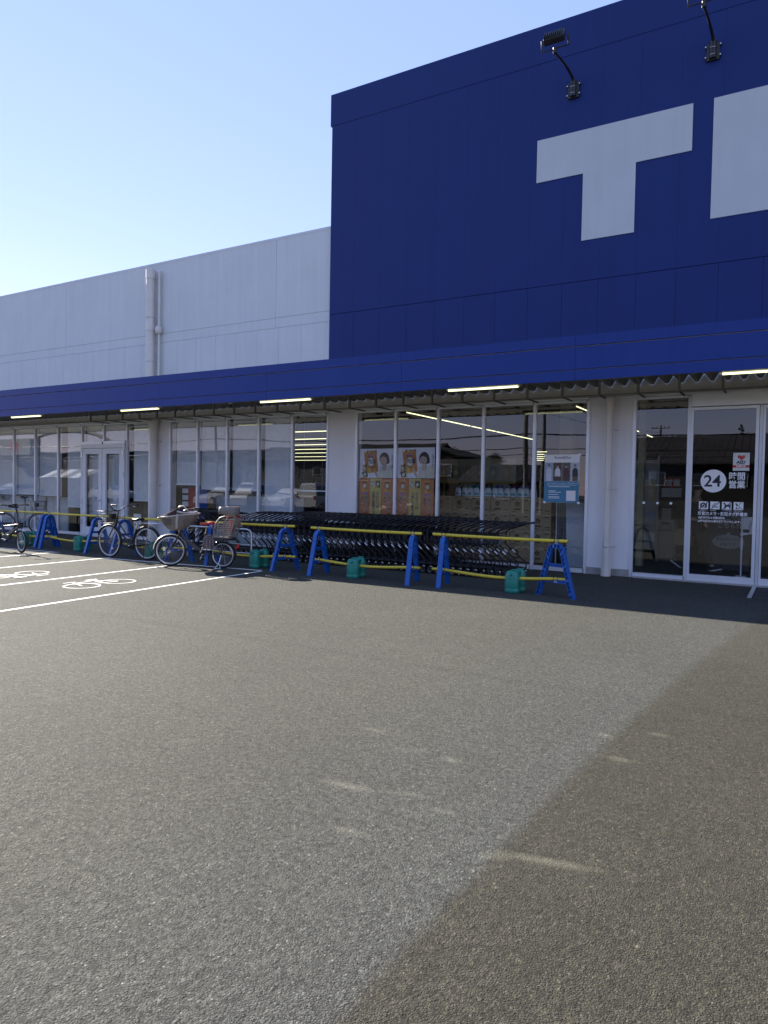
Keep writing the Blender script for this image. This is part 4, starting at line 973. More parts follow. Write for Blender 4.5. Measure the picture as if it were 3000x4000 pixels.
# water weights straddling the lower pipes
def tank_proto():
    t = thing('water_weight', 'x', 'water weight')
    for k, (y0, y1) in enumerate(((-.20, -.045), (.045, .20))):
        b = MB().m(teal)
        secs = [(0, .0), (.012, .0), (.05, 0), (.06, -.004), (.075, -.004), (.085, 0), (.255, 0), (.315, -.018), (.335, -.045)]
        vs = []; n = 16
        hx, hy, cy = .11, (y1-y0)/2, (y0+y1)/2
        for i, (z, ins) in enumerate(secs):
            e = .012 if i == 0 else 0
            for j in range(n):
                a = 2*pi*(j+.5)/n; r = 3.2; c, s_ = cos(a), sin(a); f = (abs(c)**r+abs(s_)**r)**(-1/r)
                vs.append(((hx+ins-e)*c*f, cy+(hy+ins*.6-e)*s_*f, z))
        fs = [(i*n+j, i*n+(j+1) % n, (i+1)*n+(j+1) % n, (i+1)*n+j) for i in range(len(secs)-1) for j in range(n)]
        fs += [list(range(n))[::-1], list(range((len(secs)-1)*n, len(secs)*n))]
        b.add(vs, fs, True)
        b.tube([(-.02, cy, .33), (-.01, cy, .350), (.06, cy, .350), (.075, cy, .325)], .011, 6)
        tk = b.build('tank', t)
        if k == 0:
            b = MB().m(teal); b.cyl((0, y0+.03, .285), (0, y0-.022, .30), .026, 12); b.torus((0, y0-.02, .299), (0, 1, -.2), .02, .006, 14, 5); b.build('cap', tk)
    b = MB().m(teal); b.cbox((-.07, -.06, .285), (.07, .06, .325), .012); b.build('bridge', t)
    return t
tp = tank_proto()
spots = ((-3.73, 10.36, -.05, 'in front of the last carts at the right end'), (-6.62, 10.31, .10, 'in the middle of the photo'), (-8.92, 10.42, -.06, 'right of the child-seat bicycle'), (-11.72, 10.32, .06, 'seen through the rear wheel of the black bicycle'), (-14.28, 10.47, .05, 'left of the black bicycle'), (-16.42, 10.52, 0, 'seen through the front wheel of the small-wheeled bicycle'))
for i, (x, y, r, s_) in enumerate(spots):
    o = tp if i == 0 else dup(tp)
    o.location = (x, y, 0); o.rotation_euler = (0, 0, r); o['label'] = 'green twin water weight '+s_; o['group'] = 'green water weights on the lower pipes'

# ------------------------------------------------------------------ shopping carts
def cart_proto():
    t = thing('shopping_cart', 'x', 'shopping cart'); Wd = .50; r = .0125
    b = MB().m(cart_m)
    for y, s_ in ((0, 1), (Wd, -1)):
        b.tube([(0, y, .13), (0, y, .255), (-.012, y, .29), (-.375, y, .58), (-.39, y, .615), (-.39, y, .78), (-.375, y, .83), (-.33, y, .865), (.02, y, .975), (.13, y, 1.0)], r, 8)
        b.tube([(0, y, .185), (-.72, y+s_*.05, .215), (-.80, y+s_*.06, .19), (-.80, y+s_*.06, .12)], .011, 6)
        b.tube([(-.39, y, .79), (-.90, y+s_*.04, .74), (-.93, y+s_*.06, .74)], .008, 6); b.tube([(-.385, y, .62), (-.86, y+s_*.04, .56)], .008, 6)
        b.tube([(-.20, y, .44), (-.14, y+s_*.01, .53), (-.07, y+s_*.01, .56)], .003, 4)
        b.m(mat('reflective_strip', (.62, .63, .66), .35)); b.cyl((-.205, y, .448), (-.265, y, .496), .0137, 8); b.m(cart_m)
    b.tube([(0, 0, .20), (0, Wd, .20)], .010, 6); b.tube([(-.39, 0, .70), (-.39, Wd, .70)], .008, 6); b.tube([(-.93, .06, .74), (-.93, Wd-.06, .74)], .008, 6); b.tube([(-.86, .04, .56), (-.86, Wd-.04, .56)], .008, 6)
    b.build('frame', t)
    b = MB().m(cart_pl); b.tube([(.135, -.01, 1.0), (.135, Wd+.01, 1.0)], .019, 10); b.m(mat('dark_red_plastic', (.07, .006, .006), .5)); b.box((.10, .18, .985), (.13, .32, 1.012)); b.build('handle', t)
    b = MB().m(cart_m)
    for k in range(8): b.cyl((-.40, .05+k*.057, .755), (-.92, .07+k*.051, .72), .0028, 4)
    for k in range(4): x = -.45-k*.14; b.cyl((x, .02, .752-k*.009), (x, Wd-.02, .752-k*.009), .0028, 4)
    b.build('basket_tray', t)
    b = MB().m(cart_m)
    for k in range(7): b.cyl((-.03, .04+k*.07, .205), (-.76, .07+k*.06, .222), .003, 4)
    for k in range(3): x = -.1-k*.3; b.cyl((x, .0, .21), (x, Wd, .21), .004, 4)
    b.build('lower_rack', t)
    b = MB().m(mat('cart_plate', (.10, .12, .16), .5)); b.box((-.405, .17, .60), (-.40, .33, .71)); b.build('info_plate', t)
    for x, y in ((0, 0), (0, Wd), (-.80, .06), (-.80, Wd-.06)):
        c = MB().m(steel); c.sphere((x, y, .135), .017); c.m(dark_metal); dx = -.03
        c.box((x+dx-.014, y-.02, .055), (x+dx+.02, y-.016, .125)); c.box((x+dx-.014, y+.016, .055), (x+dx+.02, y+.02, .125)); c.box((x+dx-.014, y-.02, .118), (x+.02, y+.02, .128))
        c.m(black_m); c.tube([(x+dx, y-.012, .052), (x+dx, y-.010, .052), (x+dx, y+.010, .052), (x+dx, y+.012, .052)], [.044, .052, .052, .044], 14); c.m(rimm); c.tube([(x+dx, y-.0145, .052), (x+dx, y-.012, .052)], .022, 10)
        c.build('caster', t)
    return t
cp_ = cart_proto(); used = False
def cart(x, y, rz, label, group, z=0):
    global used
    o = dup(cp_) if used else cp_; used = True
    o.location = (x, y, 0); o.rotation_euler = (0, 0, rz); o['label'] = label; o['group'] = group
x = -4.16; i = 0
while x > -10.15:
    cart(x, 11.60+random.uniform(-.006, .006), random.uniform(-.01, .01), 'charcoal cart at the right end of the front row, free of the nest' if i == 0 else ('charcoal cart second from the right end of the front row' if i == 1 else ('charcoal cart at the left end of the front row' if x-.15 <= -10.15 else 'charcoal cart nested along the front row')), 'carts nested in the front row')
    x -= .150+random.uniform(-.004, .004); i += 1
x = -5.60; i = 0
while x > -9.7:
    cart(x, 12.48+random.uniform(-.006, .006), random.uniform(-.01, .01), 'charcoal cart at the right end of the back row by the glass' if i == 0 else ('charcoal cart at the left end of the back row by the glass' if x-.15 <= -9.7 else 'charcoal cart nested along the back row by the glass'), 'carts nested in the back row')
    x -= .150+random.uniform(-.004, .004); i += 1
# basket carts facing the other way, left of the rows
def wire_basket():
    b = MB().m(cart_m); L0, L1, y0, y1 = -.95, -.33, .03, .47
    def ring(z, e, r): b.tube([(L0-e*1.2, y0-e, z), (L1, y0-e, z+.06*(z > .8)), (L1, y1+e, z+.06*(z > .8)), (L0-e*1.2, y1+e, z)], r, 6, closed=True)
    ring(.94, .0, .011); ring(.62, -.04, .006); ring(.73, -.02, .004); ring(.83, -.01, .004)
    for k in range(12):
        x = L0+(L1-L0)*k/11
        for y in (y0, y1): s_ = 1 if y == y0 else -1; b.cyl((x, y, .94+.06*(k/11)), (x*.98-.02, y+s_*.04, .62), .0035, 4)
    for k in range(8):
        y = y0+(y1-y0)*k/7; b.cyl((L0, y, .94), (L0+.05, y*.85+.035, .62), .0035, 4); b.cyl((L0+.03, y*.85+.035, .62), (L1-.02, y*.85+.035, .62), .0035, 4)
    return b
wb = wire_basket().build('wire_basket'); wbm = wb.data; bpy.data.objects.remove(wb)
for i in range(6):
    x = -12.52+i*.155
    o = dup(cp_); o.location = (x, 12.25, 0); o.rotation_euler = (0, 0, pi); o['label'] = 'black wire-basket cart facing the other way, '+('leftmost of its nest', 'second from the left of its nest', 'third from the left of its nest', 'third from the right of its nest', 'second from the right of its nest', 'rightmost of its nest')[i]; o['group'] = 'wire-basket carts behind the child-seat bicycle'
    q = bpy.data.objects.new('wire_basket', wbm); COL.objects.link(q); q.parent = o
t = thing('cart_rail', 'bent silver guard rail beside the carts behind the child-seat bicycle', 'guard rail', (-11.6, 11.15, 0))
b = MB().m(steel); b.tube([(0, 0, 0), (0, 0, .58), (.03, 0, .635), (.10, 0, .66), (1.72, 0, .66), (1.80, 0, .635), (1.84, 0, .58), (1.84, 0, 0)], .021, 10); b.tube([(.02, 0, .16), (1.82, 0, .16)], .014, 8); b.build('rail_tube', t)

# ------------------------------------------------------------------ bicycles
def wheel(parent, name, c, R, tw=.018, spokes=28, X=None, rim_w=.012, hub=.022):
    tag_o = bpy.data.objects.new(name, None)
    b = MB().m(rubber); b.X = X; b.torus(c, (0, 1, 0), R-tw, tw, 44, 8); o = b.build(name, parent)
    b = MB().m(rimm); b.X = X; N_ = 44; vs = []
    for j in range(N_):
        a = 2*pi*j/N_
        for rr, yy in ((R-2*tw+.002, -rim_w), (R-2*tw-.022, -rim_w*.8), (R-2*tw-.022, rim_w*.8), (R-2*tw+.002, rim_w)): vs.append((c[0]+rr*cos(a), c[1]+yy, c[2]+rr*sin(a)))
    fs = [(4*j+k, 4*((j+1) % N_)+k, 4*((j+1) % N_)+(k+1) % 4, 4*j+(k+1) % 4) for j in range(N_) for k in range(4)]
    b.add(vs, fs, True); b.build('rim', o)
    b = MB().m(chrome); b.X = X
    for j in range(spokes):
        a = 2*pi*j/spokes; s_ = 1 if j % 2 else -1; a2 = a+.55*(1 if (j//2) % 2 else -1)
        b.cyl((c[0]+(R-2*tw-.015)*cos(a), c[1], c[2]+(R-2*tw-.015)*sin(a)), (c[0]+hub*cos(a2), c[1]+s_*.025, c[2]+hub*sin(a2)), .0012, 3)
    b.cyl((c[0], c[1]-.045, c[2]), (c[0], c[1]+.045, c[2]), hub*.8, 10); b.build('spokes', o)
    return o
def fender(b, c, R, a0, a1, w_=.026, X=None):
    n = 16; vs = []
    for j in range(n+1):
        a = rad(a0+(a1-a0)*j/n)
        for yy, dr in ((-w_, -.010), (-w_*.5, 0), (w_*.5, 0), (w_, -.010)): vs.append((c[0]+(R+dr)*cos(a), yy, c[2]+(R+dr)*sin(a)))
    b.add(vs, [(4*j+k, 4*j+4+k, 4*j+5+k, 4*j+1+k) for j in range(n) for k in range(3)], True)
def saddle(parent, x, z, m_, s=1.0):
    b = MB().m(m_); n = 12; vs = []
    for i, (u, hw) in enumerate(((-.13, .05), (-.11, .095), (-.06, .10), (0, .062), (.07, .030), (.125, .022), (.14, .008))):
        for j in range(n):
            a = 2*pi*j/n; vs.append((x+u*s, hw*s*cos(a), z+.026*sin(a)*(1.2 if sin(a) < 0 else 1)+(.018 if u < -.05 else 0)))
    b.add(vs, [(i*n+j, (i+1)*n+j, (i+1)*n+(j+1) % n, i*n+(j+1) % n) for i in range(6) for j in range(n)]+[list(range(n)), list(range(6*n, 7*n))[::-1]], True)
    b.m(chrome)
    for dx in (-.09, .01): 
        for yy in (-.03, .03): b.torus((x+dx, yy, z-.045), (0, 0, 1), .012, .003, 10, 4)
    return b.build('saddle', parent)
def crank(parent, x, z, r=.165, ang=-60, ring=.085):
    b = MB().m(dark_metal); b.torus((x, -.05, z), (0, 1, 0), ring, .006, 28, 5); b.cyl((x, -.06, z), (x, .06, z), .02, 10)
    for k in range(5): a = k*1.257; b.cyl((x, -.05, z), (x+ring*cos(a), -.05, z+ring*sin(a)), .005, 4)
    o = b.build('chainring', parent)
    for s_, aa in ((-1, ang), (1, ang+180)):
        a = rad(aa); e = (x+r*cos(a), s_*.075, z+r*sin(a)); b = MB().m(chrome); b.tube([(x, s_*.06, z), e], [.014, .011], 8); b.m(black_m); b.cbox((e[0]-.045, min(s_*.08, s_*.17), e[2]-.012), (e[0]+.045, max(s_*.08, s_*.17), e[2]+.012), .006); b.build('pedal', parent)
def bike(name_label, loc, rz, Wb, rf, rr, kind):
    t = thing('bicycle', name_label, 'bicycle', (loc[0], loc[1], 0), rz)
    steer = {'black': rad(-4), 'child': rad(19), 'mini': rad(-14), 'grey': rad(12)}[kind]
    fm = {'black': mat('black_bike_paint', (.010, .010, .011), .3, coat=.4), 'child': mat('dark_brown_bike_paint', (.028, .020, .018), .3, coat=.4), 'mini': mat('olive_grey_bike_paint', (.045, .045, .036), .4), 'grey': mat('silver_bike_paint', (.30, .31, .32), .35, .4)}[kind]
    hd = (Wb-.155-(.02 if kind != 'mini' else -.03), 0, rf+.33)       # lower head
    ht = (hd[0]-.045, 0, hd[2]+.13)
    X = Matrix.Translation((hd[0], 0, 0)) @ Matrix.Rotation(steer, 4, 'Z') @ Matrix.Translation((-hd[0], 0, 0))
    fw = (Wb, 0, rf); rw = (0, 0, rr)
    tw = .021 if kind == 'mini' else .0185
    wheel(t, 'front_wheel', fw, rf, tw, 20 if kind == 'mini' else 28, X); wheel(t, 'rear_wheel', rw, rr, tw, 28)
    bb = (.43 if kind != 'mini' else .42, 0, .285)
    seat_z = {'black': .815, 'child': .825, 'mini': .84, 'grey': .82}[kind]; st = (bb[0]-(.09 if kind == 'child' else .17), 0, seat_z-.06)
    b = MB().m(fm)
    if kind in ('black', 'grey'):
        b.tube([hd, (hd[0]-.16, 0, hd[2]-.16), (hd[0]-.30, 0, hd[2]-.27), (bb[0]+.05, 0, bb[2]+.06), bb], .019, 8); b.tube([ht, (ht[0]-.14, 0, ht[2]-.16), (bb[0]+.10, 0, bb[2]+.20), (bb[0]-.05, 0, bb[2]+.14)], .013, 8)
    elif kind == 'child':
        b.tube([(hd[0]-.01, 0, hd[2]+.05), (hd[0]-.12, 0, hd[2]-.10), (bb[0]+.06, 0, bb[2]+.06), bb], .030, 10); b.tube([(hd[0]-.06, 0, hd[2]-.08), (bb[0]+.10, 0, bb[2]+.04)], .022, 8)
    else:
        b.tube([hd, (hd[0]-.10, 0, hd[2]-.06), (bb[0]+.10, 0, bb[2]+.06), bb], .028, 10); b.tube([(hd[0]-.05, 0, hd[2]+.04), (bb[0]-.10, 0, bb[2]+.27)], .018, 8); b.cbox((bb[0]-.02, -.05, bb[2]-.02), (bb[0]+.16, .05, bb[2]+.10), .02)
    b.tube([bb, (st[0]+.02, 0, st[2]-.12)], .018, 8); b.tube([hd, ht], .026, 10)
    for s_ in (-.055, .055): b.tube([bb, (bb[0]-.08, s_, bb[2]-.01), (rw[0], s_, rw[2])], .010, 6); b.tube([(st[0]+.045, 0, st[2]-.28), (rw[0]+.09, s_, rw[2]+.18), (rw[0], s_, rw[2])], .009, 6)
    b.build('frame', t)
    b = MB().m(chrome); b.cyl((st[0]+.03, 0, st[2]-.16), (st[0], 0, st[2]+.03), .013, 8); b.build('seat_post', t)
    b = MB().m(fm if kind != 'child' else mat('fork_brown', (.03, .022, .02), .3)); b.X = X
    for s_ in (-.05, .05): b.tube([(hd[0], s_*.6, hd[2]), (hd[0]+.02, s_, hd[2]-.06), (fw[0]-.04, s_, fw[2]+.10), (fw[0], s_, fw[2])], [.014, .014, .011, .009], 8)
    b.tube([ht, (ht[0]-.03, 0, ht[2]+.09)], .014, 8); b.build('fork', t)
    saddle(t, st[0]-.005, seat_z+.01, {'child': mat('red_saddle', (.55, .07, .045), .5)}.get(kind, black_m), 1.0 if kind != 'child' else 1.05)
    crank(t, bb[0], bb[2], .16, -63 if kind == 'child' else -8)
    # handlebar
    hz = ht[2]+.09; hx = ht[0]-.03
    b = MB().m(fm if kind == 'black' else (black_m if kind == 'mini' else chrome)); b.X = X
    if kind == 'mini': top = 1.05; path = [(-.02, .30, .0), (0, .1, 0), (0, 0, -.01)]; b.tube([(hx, 0, hz), (hx-.12, 0, top-.02)], .016, 8); hx -= .12
    elif kind == 'black': top = 1.12; path = [(-.27, .28, 0.0), (-.13, .285, .005), (-.02, .21, -.02), (.02, .10, -.10), (0, 0, -.125)]; b.cyl((hx, 0, hz), (hx-.02, 0, top-.125), .013, 8)
    elif kind == 'grey': top = 1.14; path = [(-.25, .27, -.03), (-.12, .28, .0), (-.0, .2, -.03), (.04, .08, -.12), (0, 0, -.14)]; b.cyl((hx, 0, hz), (hx-.02, 0, top-.14), .013, 8)
    else: top = 1.10; path = [(-.24, .27, .01), (-.10, .28, .0), (0, .17, -.03), (.04, .05, -.06), (0, 0, -.06)]; b.cyl((hx, 0, hz), (hx-.02, 0, top-.06), .014, 8)
    full = [(hx+px, py, top+pz) for px, py, pz in path]; full += [(x_, -y_, z_) for x_, y_, z_ in full[-2::-1]]
    b.tube(full, .0115, 8); h = b.build('handlebar', t)
    for s_ in (1, -1):
        p0, p1 = Vector(path[0]), Vector(path[1]) if kind != 'mini' else Vector((0, .17, 0)); a = Vector((hx+p0.x, s_*p0.y, top+p0.z)); c_ = Vector((hx+p1.x, s_*p1.y, top+p1.z)); g_ = MB().m(black_m if kind != 'child' else mat('brown_grip', (.06, .03, .025), .6)); g_.X = X
        g_.tube([a, a.lerp(c_, .85)], .017, 8); g_.m(chrome); g_.tube([c_+Vector((0, 0, -.01)), c_.lerp(a, .5)+Vector((.03, -s_*.02, -.035)), a+Vector((.03, -s_*.03, -.04))], .005, 5); g_.build('grip', h)
    # mudguards
    b = MB().m({'black': black_m, 'child': mat('cream_mudguard', (.50, .44, .34), .35), 'mini': mat('silver_mudguard', (.5, .5, .48), .3), 'grey': dark_metal}[kind]); b.X = X
    if kind == 'mini': fender(b, fw, rf+.022, 60, 112)
    else: fender(b, fw, rf+.022, 5 if kind == 'child' else 20, 190 if kind == 'black' else 170)
    b.build('front_mudguard', t)
    b = MB().m(black_m if kind != 'child' else mat('brown_mudguard', (.05, .04, .035), .35)); fender(b, rw, rr+.024, 30, 195); b.build('rear_mudguard', t)
    # headlamp and reflectors
    b = MB().m(chrome if kind != 'mini' else black_m); b.X = X; b.sphere((fw[0]-.10, -.07, fw[2]+.20), .033, .03, .03); b.build('headlamp', t)
    b = MB().m(mat('red_reflector', (.45, .02, .02), .25, emis=None)); b.sphere((rw[0]-rr-.02, 0, rw[2]+.14), .022, .025, .035); b.build('rear_reflector', t)
    if kind != 'mini':
        b = MB().m(mat('orange_reflector', (.65, .62, .48), .3)); b.X = X; b.sphere((fw[0]+.115*(1 if kind == 'child' else -.6), -.02, fw[2]+.03-(.18 if kind == 'black' else 0)), .026, .006, .040 if kind == 'child' else .02); b.build('spoke_reflector', t)
    if kind in ('black', 'grey'):
        # rear rack, chain case, kickstand, basket
        b = MB().m(chrome if kind == 'black' else dark_metal)
        zr = rr*2+.075
        for y in (-.055, .055): b.cyl((.14, y, zr), (-.30, y, zr), .006, 6); b.cyl((-.02, y, rr), (-.10, y, zr), .005, 5)
        for k in range(5): b.cyl((.10-k*.09, -.055, zr), (.10-k*.09, .055, zr), .004, 5)
        b.build('rear_rack', t)
        b = MB().m(black_m); b.tube([(bb[0]+.09, -.055, bb[2]), (rw[0], -.055, rw[2]+.01)], [.075, .045], 10); b.sphere((bb[0], -.055, bb[2]), .095, .012, .095); b.build('chain_case', t)
        b = MB().m(dark_metal)
        b.X = X; bx0, bx1 = hx+.10, hx+.40; zt_, zb_ = (.985, .735) if kind == 'black' else (1.0, .74)
        for z, e, r_ in ((zt_, 0, .0045), (zb_, .035, .0035), ((zt_+zb_)/2, .017, .0022)): b.tube([(bx0+e*.4, -.19+e, z), (bx1-e, -.19+e, z), (bx1-e, .19-e, z), (bx0+e*.4, .19-e, z)], r_, 5, closed=True)
        for k in range(13):
            x_ = bx0+(bx1-bx0)*k/12
            for s_ in (-1, 1): b.cyl((x_, s_*.19, zt_), (bx0+(bx1-bx0-.05)*k/12+.014, s_*.155, zb_), .0016, 3)
        for k in range(15):
            y_ = -.19+.38*k/14
            b.cyl((bx1, y_, zt_), (bx1-.035, y_*.82, zb_), .0016, 3); b.cyl((bx0, y_, zt_), (bx0+.014, y_*.82, zb_), .0016, 3); b.cyl((bx0+.014, y_*.82, zb_), (bx1-.035, y_*.82, zb_), .0016, 3)
        for k in range(5): z_ = zb_+(zt_-zb_)*k/5; e = .035*(1-k/5); b.tube([(bx0+e*.4, -.19+e, z_), (bx1-e, -.19+e, z_), (bx1-e, .19-e, z_), (bx0+e*.4, .19-e, z_)], .0014, 3, closed=True)
        b.m(black_m); b.box((bx0+.02, -.06, zt_-.16), (bx0+.10, .06, zt_-.05)); b.build('basket', t)
        b = MB().m(black_m); b.tube([(.03, -.06, rr-.05), (.00, -.10, .14), (-.02, -.17, .008)], .009, 6); b.tube([(.03, .06, rr-.05), (-.03, .13, .008)], .008, 6); b.build('kickstand', t)
    if kind == 'mini':
        b = MB().m(black_m); b.box((hx+.02, -.04, top-.01), (hx+.07, .05, top+.03)); b.tube([(hx, .05, top), (hx+.10, .04, top-.15), (hd[0]+.04, .02, hd[2]+.05)], .004, 5); b.build('display', t)
        b = MB().m(dark_metal); b.tube([(bb[0]-.05, -.07, bb[2]-.05), (bb[0]-.02, -.2, .01)], .01, 6); b.build('kickstand', t)
        b = MB().m(black_m); b.tube([(0.05, 0, rr*2+.08), (-.28, 0, rr*2+.08)], .02, 6); b.build('rear_rack', t)
    if kind == 'child':
        taupe = mat('taupe_seat_plastic', (.185, .165, .145), .5, noise=.08); taupe2 = mat('pale_seat_trim', (.42, .38, .35), .5); maroon = mat('maroon_cloth', (.035, .012, .012), .9); red = mat('red_belt', (.38, .025, .03), .7)
        # front basket seat: flared bucket
        b = MB().m(taupe); b.X = X; n = 24; cx = hx+.10; secs = [(.69, .10, .09, .03), (.72, .17, .13, .03), (.80, .26, .17, .02), (.90, .33, .20, .0), (.985, .385, .225, -.01)]; vs = []
        def prow(u): return 1.0
        for z, ax_, ay, dx in secs:
            for j in range(n):
                a = 2*pi*j/n; r_ = 2.6; f = (abs(cos(a))**r_+abs(sin(a))**r_)**(-1/r_)
                zz = z+(.03*cos(a) if False else 0)+(-.06*max(0, cos(a)) if z > .95 else 0)+(.035*max(0, -cos(a)) if z > .95 else 0)
                vs.append((cx+dx+ax_*cos(a)*f, ay*sin(a)*f, zz))
        b.add(vs, [(i*n+j, (i+1)*n+j, (i+1)*n+(j+1) % n, i*n+(j+1) % n) for i in range(len(secs)-1) for j in range(n)]+[list(range(n))], True)
        b.m(taupe2); top_ring = vs[-n:]; b.tube(top_ring, .014, 6, closed=True); b.tube([(cx-.03, -.235, 1.01), (cx-.01, -.222, .9), (cx, -.16, .74), (cx, -.10, .66)], [.022, .024, .022, .016], 8); b.tube([(cx-.03, .235, 1.01), (cx-.01, .222, .9), (cx, .16, .74)], [.022, .024, .022], 8)
        # window recess panels
        b.m(mat('seat_recess', (.11, .085, .07), .6))
        for x0_, x1_ in ((cx+.09, cx+.26), (cx-.24, cx-.09)):
            for s_ in (-1, 1): b.add([(x0_, s_*.206, .93), (x1_, s_*.192, .92), (x1_-.05, s_*.175, .80), (x0_+.01, s_*.176, .80)], [(0,1,2,3)])
        fs = b.build('front_child_seat', t, recalc=False)
        b = MB().m(maroon); b.X = X
        b.add([(cx+.36, -.15, .95), (cx+.36, .15, .95), (cx+.18, .17, 1.02), (cx+.18, -.17, 1.02), (cx-.0, -.16, 1.13), (cx-.0, .16, 1.13), (cx-.10, .13, 1.15), (cx-.10, -.13, 1.15), (cx-.22, -.15, 1.02), (cx-.22, .15, 1.02), (cx-.36, .14, 1.0), (cx-.36, -.14, 1.0), (cx+.1,-.21,.96),(cx+.1,.21,.96),(cx-.2,-.21,.97),(cx-.2,.21,.97)],
              [(0,1,2,3), (3,2,5,4), (4,5,6,7), (7,6,9,8), (8,9,10,11), (3,4,12), (2,13,5), (4,7,14,12), (5,13,15,6), (7,8,14), (6,15,9), (0,3,12), (1,13,2)], True)
        b.m(taupe2); b.tube([(cx-.01, -.20, 1.06), (cx-.08, -.21, 1.04), (cx-.22, -.19, 1.03), (cx-.33, -.15, 1.03)], .020, 8); b.tube([(cx-.01, .20, 1.06), (cx-.08, .21, 1.04), (cx-.22, .19, 1.03), (cx-.33, .15, 1.03)], .020, 8); b.sphere((cx-.06, 0, 1.135), .07, .11, .035); b.build('seat_cover', fs)
        # rear seat
        b = MB().m(taupe)
        def side(s_):
            y = s_*.17
            # outline ribs
            b.tube([(.11, y, .60), (.10, y, .72), (.06, y, .86), (-.02, y, .96), (-.12, y*.95, .99)], .016, 6); b.tube([(.11, y, .60), (-.20, y*.9, .585)], .018, 6); b.tube([(-.20, y*.9, .585), (-.27, y*.85, .80), (-.30, y*.8, .99)], .016, 6)
            for k in range(9):
                z = .62+k*.038; xf = .105-max(0, (z-.62))*.42-(max(0, z-.84))*.4; xb = -.205-(z-.6)*.24
                b.box((xb, y-.008, z), (xf, y+.008, z+.017))
            for xx in (.03, -.10): b.box((xx-.012, y-.010, .60), (xx+.012, y+.010, .90))
        side(-1); side(1)
        b.box((-.20, -.16, .575), (.11, .16, .60))
        for k in range(10): z = .62+k*.036; xb = -.205-(z-.6)*.24; b.box((xb-.008, -.15, z), (xb+.008, .15, z+.017))
        rs = b.build('rear_child_seat', t)
        b = MB().m(taupe); n = 14; vs = []
        for zi, z in enumerate((.985, 1.03, 1.12, 1.165)):
            ex = (.02, 0, 0, .01)[zi]
            for j in range(n+1): a = rad(-105+210*j/n); vs.append((-.12-(.19-ex)*cos(a)-.02*zi/3+(.10 if abs(cos(a)) < .35 else 0)*1, (.17-ex)*sin(a), z+(.05 if z < 1 and abs(sin(a)) > .9 else 0)))
        b.add(vs, [(i*(n+1)+j, (i+1)*(n+1)+j, (i+1)*(n+1)+j+1, i*(n+1)+j+1) for i in range(3) for j in range(n)], True)
        hr = b.build('headrest', t, recalc=False); sm = hr.modifiers.new('thick', 'SOLIDIFY'); sm.thickness = .012
        b = MB().m(mat('orange_pad', (.45, .20, .10), .8)); b.cbox((-.28, -.10, 1.02), (-.24, .10, 1.172), .015); b.build('pad', hr)
        b = MB().m(red); b.tube([(.02, -.175, .955), (-.06, -.185, .985), (-.2, -.19, .985), (-.33, -.18, .97)], [.018, .03, .024, .010], 6); b.tube([(-.18, -.19, .985), (-.24, -.20, .93), (-.28, -.19, .90)], .02, 6); b.cbox((-.20, -.06, .70), (-.16, .06, .93), .012); b.build('belts', rs)
        b = MB().m(mat('brown_grip_bar', (.09, .04, .035), .6)); b.tube([(.08, -.17, .72), (.15, -.17, .80), (.15, .17, .80), (.08, .17, .72)], .017, 8); b.build('grip_bar', rs)
        # foot guards
        for s_ in (-1, 1):
            y = s_*.15; b = MB().m(mat('mauve_grey_plastic', (.20, .155, .165), .5))
            b.tube([(.33, y, .36), (.33, y, .55), (.27, y, .61), (.16, y, .62), (.12, y, .50), (.12, y, .36)], .010, 6)
            for k in range(6): b.box((.13, y-.005, .38+k*.038), (.325, y+.005, .395+k*.038))
            for xx in (.18, .25): b.box((xx, y-.007, .36), (xx+.018, y+.007, .60))
            b.m(mat('foot_plate', (.45, .42, .40), .5)); b.box((.10, min(y, y-s_*.08), .345), (.34, max(y, y-s_*.08), .358)); b.build('foot_guard', t)
        b = MB().m(black_m); b.tube([(.17, 0, .575), (-.26, 0, .56), (-.33, 0, .50)], .03, 8)
        for s_ in (-.07, .07): b.cyl((0, s_, rr), (-.04, s_, .56), .008, 6)
        b.build('rear_rack', t)
        b = MB().m(chrome); b.tube([(.0, -.07, rr), (.02, -.13, .10), (.06, -.21, .012), (-.05, -.21, .012), (.0, -.12, .09)], .008, 6); b.tube([(.0, .07, rr), (.02, .13, .10), (.06, .21, .012), (-.05, .21, .012), (.0, .12, .09)], .008, 6); b.build('kickstand', t)
        b = MB().m(mat('grey_guard', (.45, .47, .50), .4)); fender(b, rw, rr+.045, 60, 130, .05); b.build('skirt_guard', t)
        b = MB().m(mat('red_lamp', (.5, .02, .015), .2)); b.cyl((-.31, 0, .40), (-.31, 0, .47), .026, 12); b.build('tail_lamp', t)
        b = MB().m(black_m); b.cbox((bb[0]-.19, -.045, bb[2]+.02), (bb[0]-.07, .045, bb[2]+.34), .02); b.build('battery', t)
    return t
bike('dark brown bicycle with taupe front and rear child seats and a red saddle', (-9.33, 9.86), rad(197), 1.08, .30, .255, 'child')
bike('black bicycle with a wire basket parked between the child-seat bicycle and the green water weight', (-11.50, 9.94), rad(187), 1.03, .345, .345, 'black')
bike('small-wheeled dark bicycle without a basket at the left edge', (-15.72, 9.22), rad(4), 1.0, .25, .25, 'mini')
bike('silver bicycle with a wire basket standing by the glass behind the barrier', (-20.05, 12.05), rad(55), .98, .33, .33, 'grey')

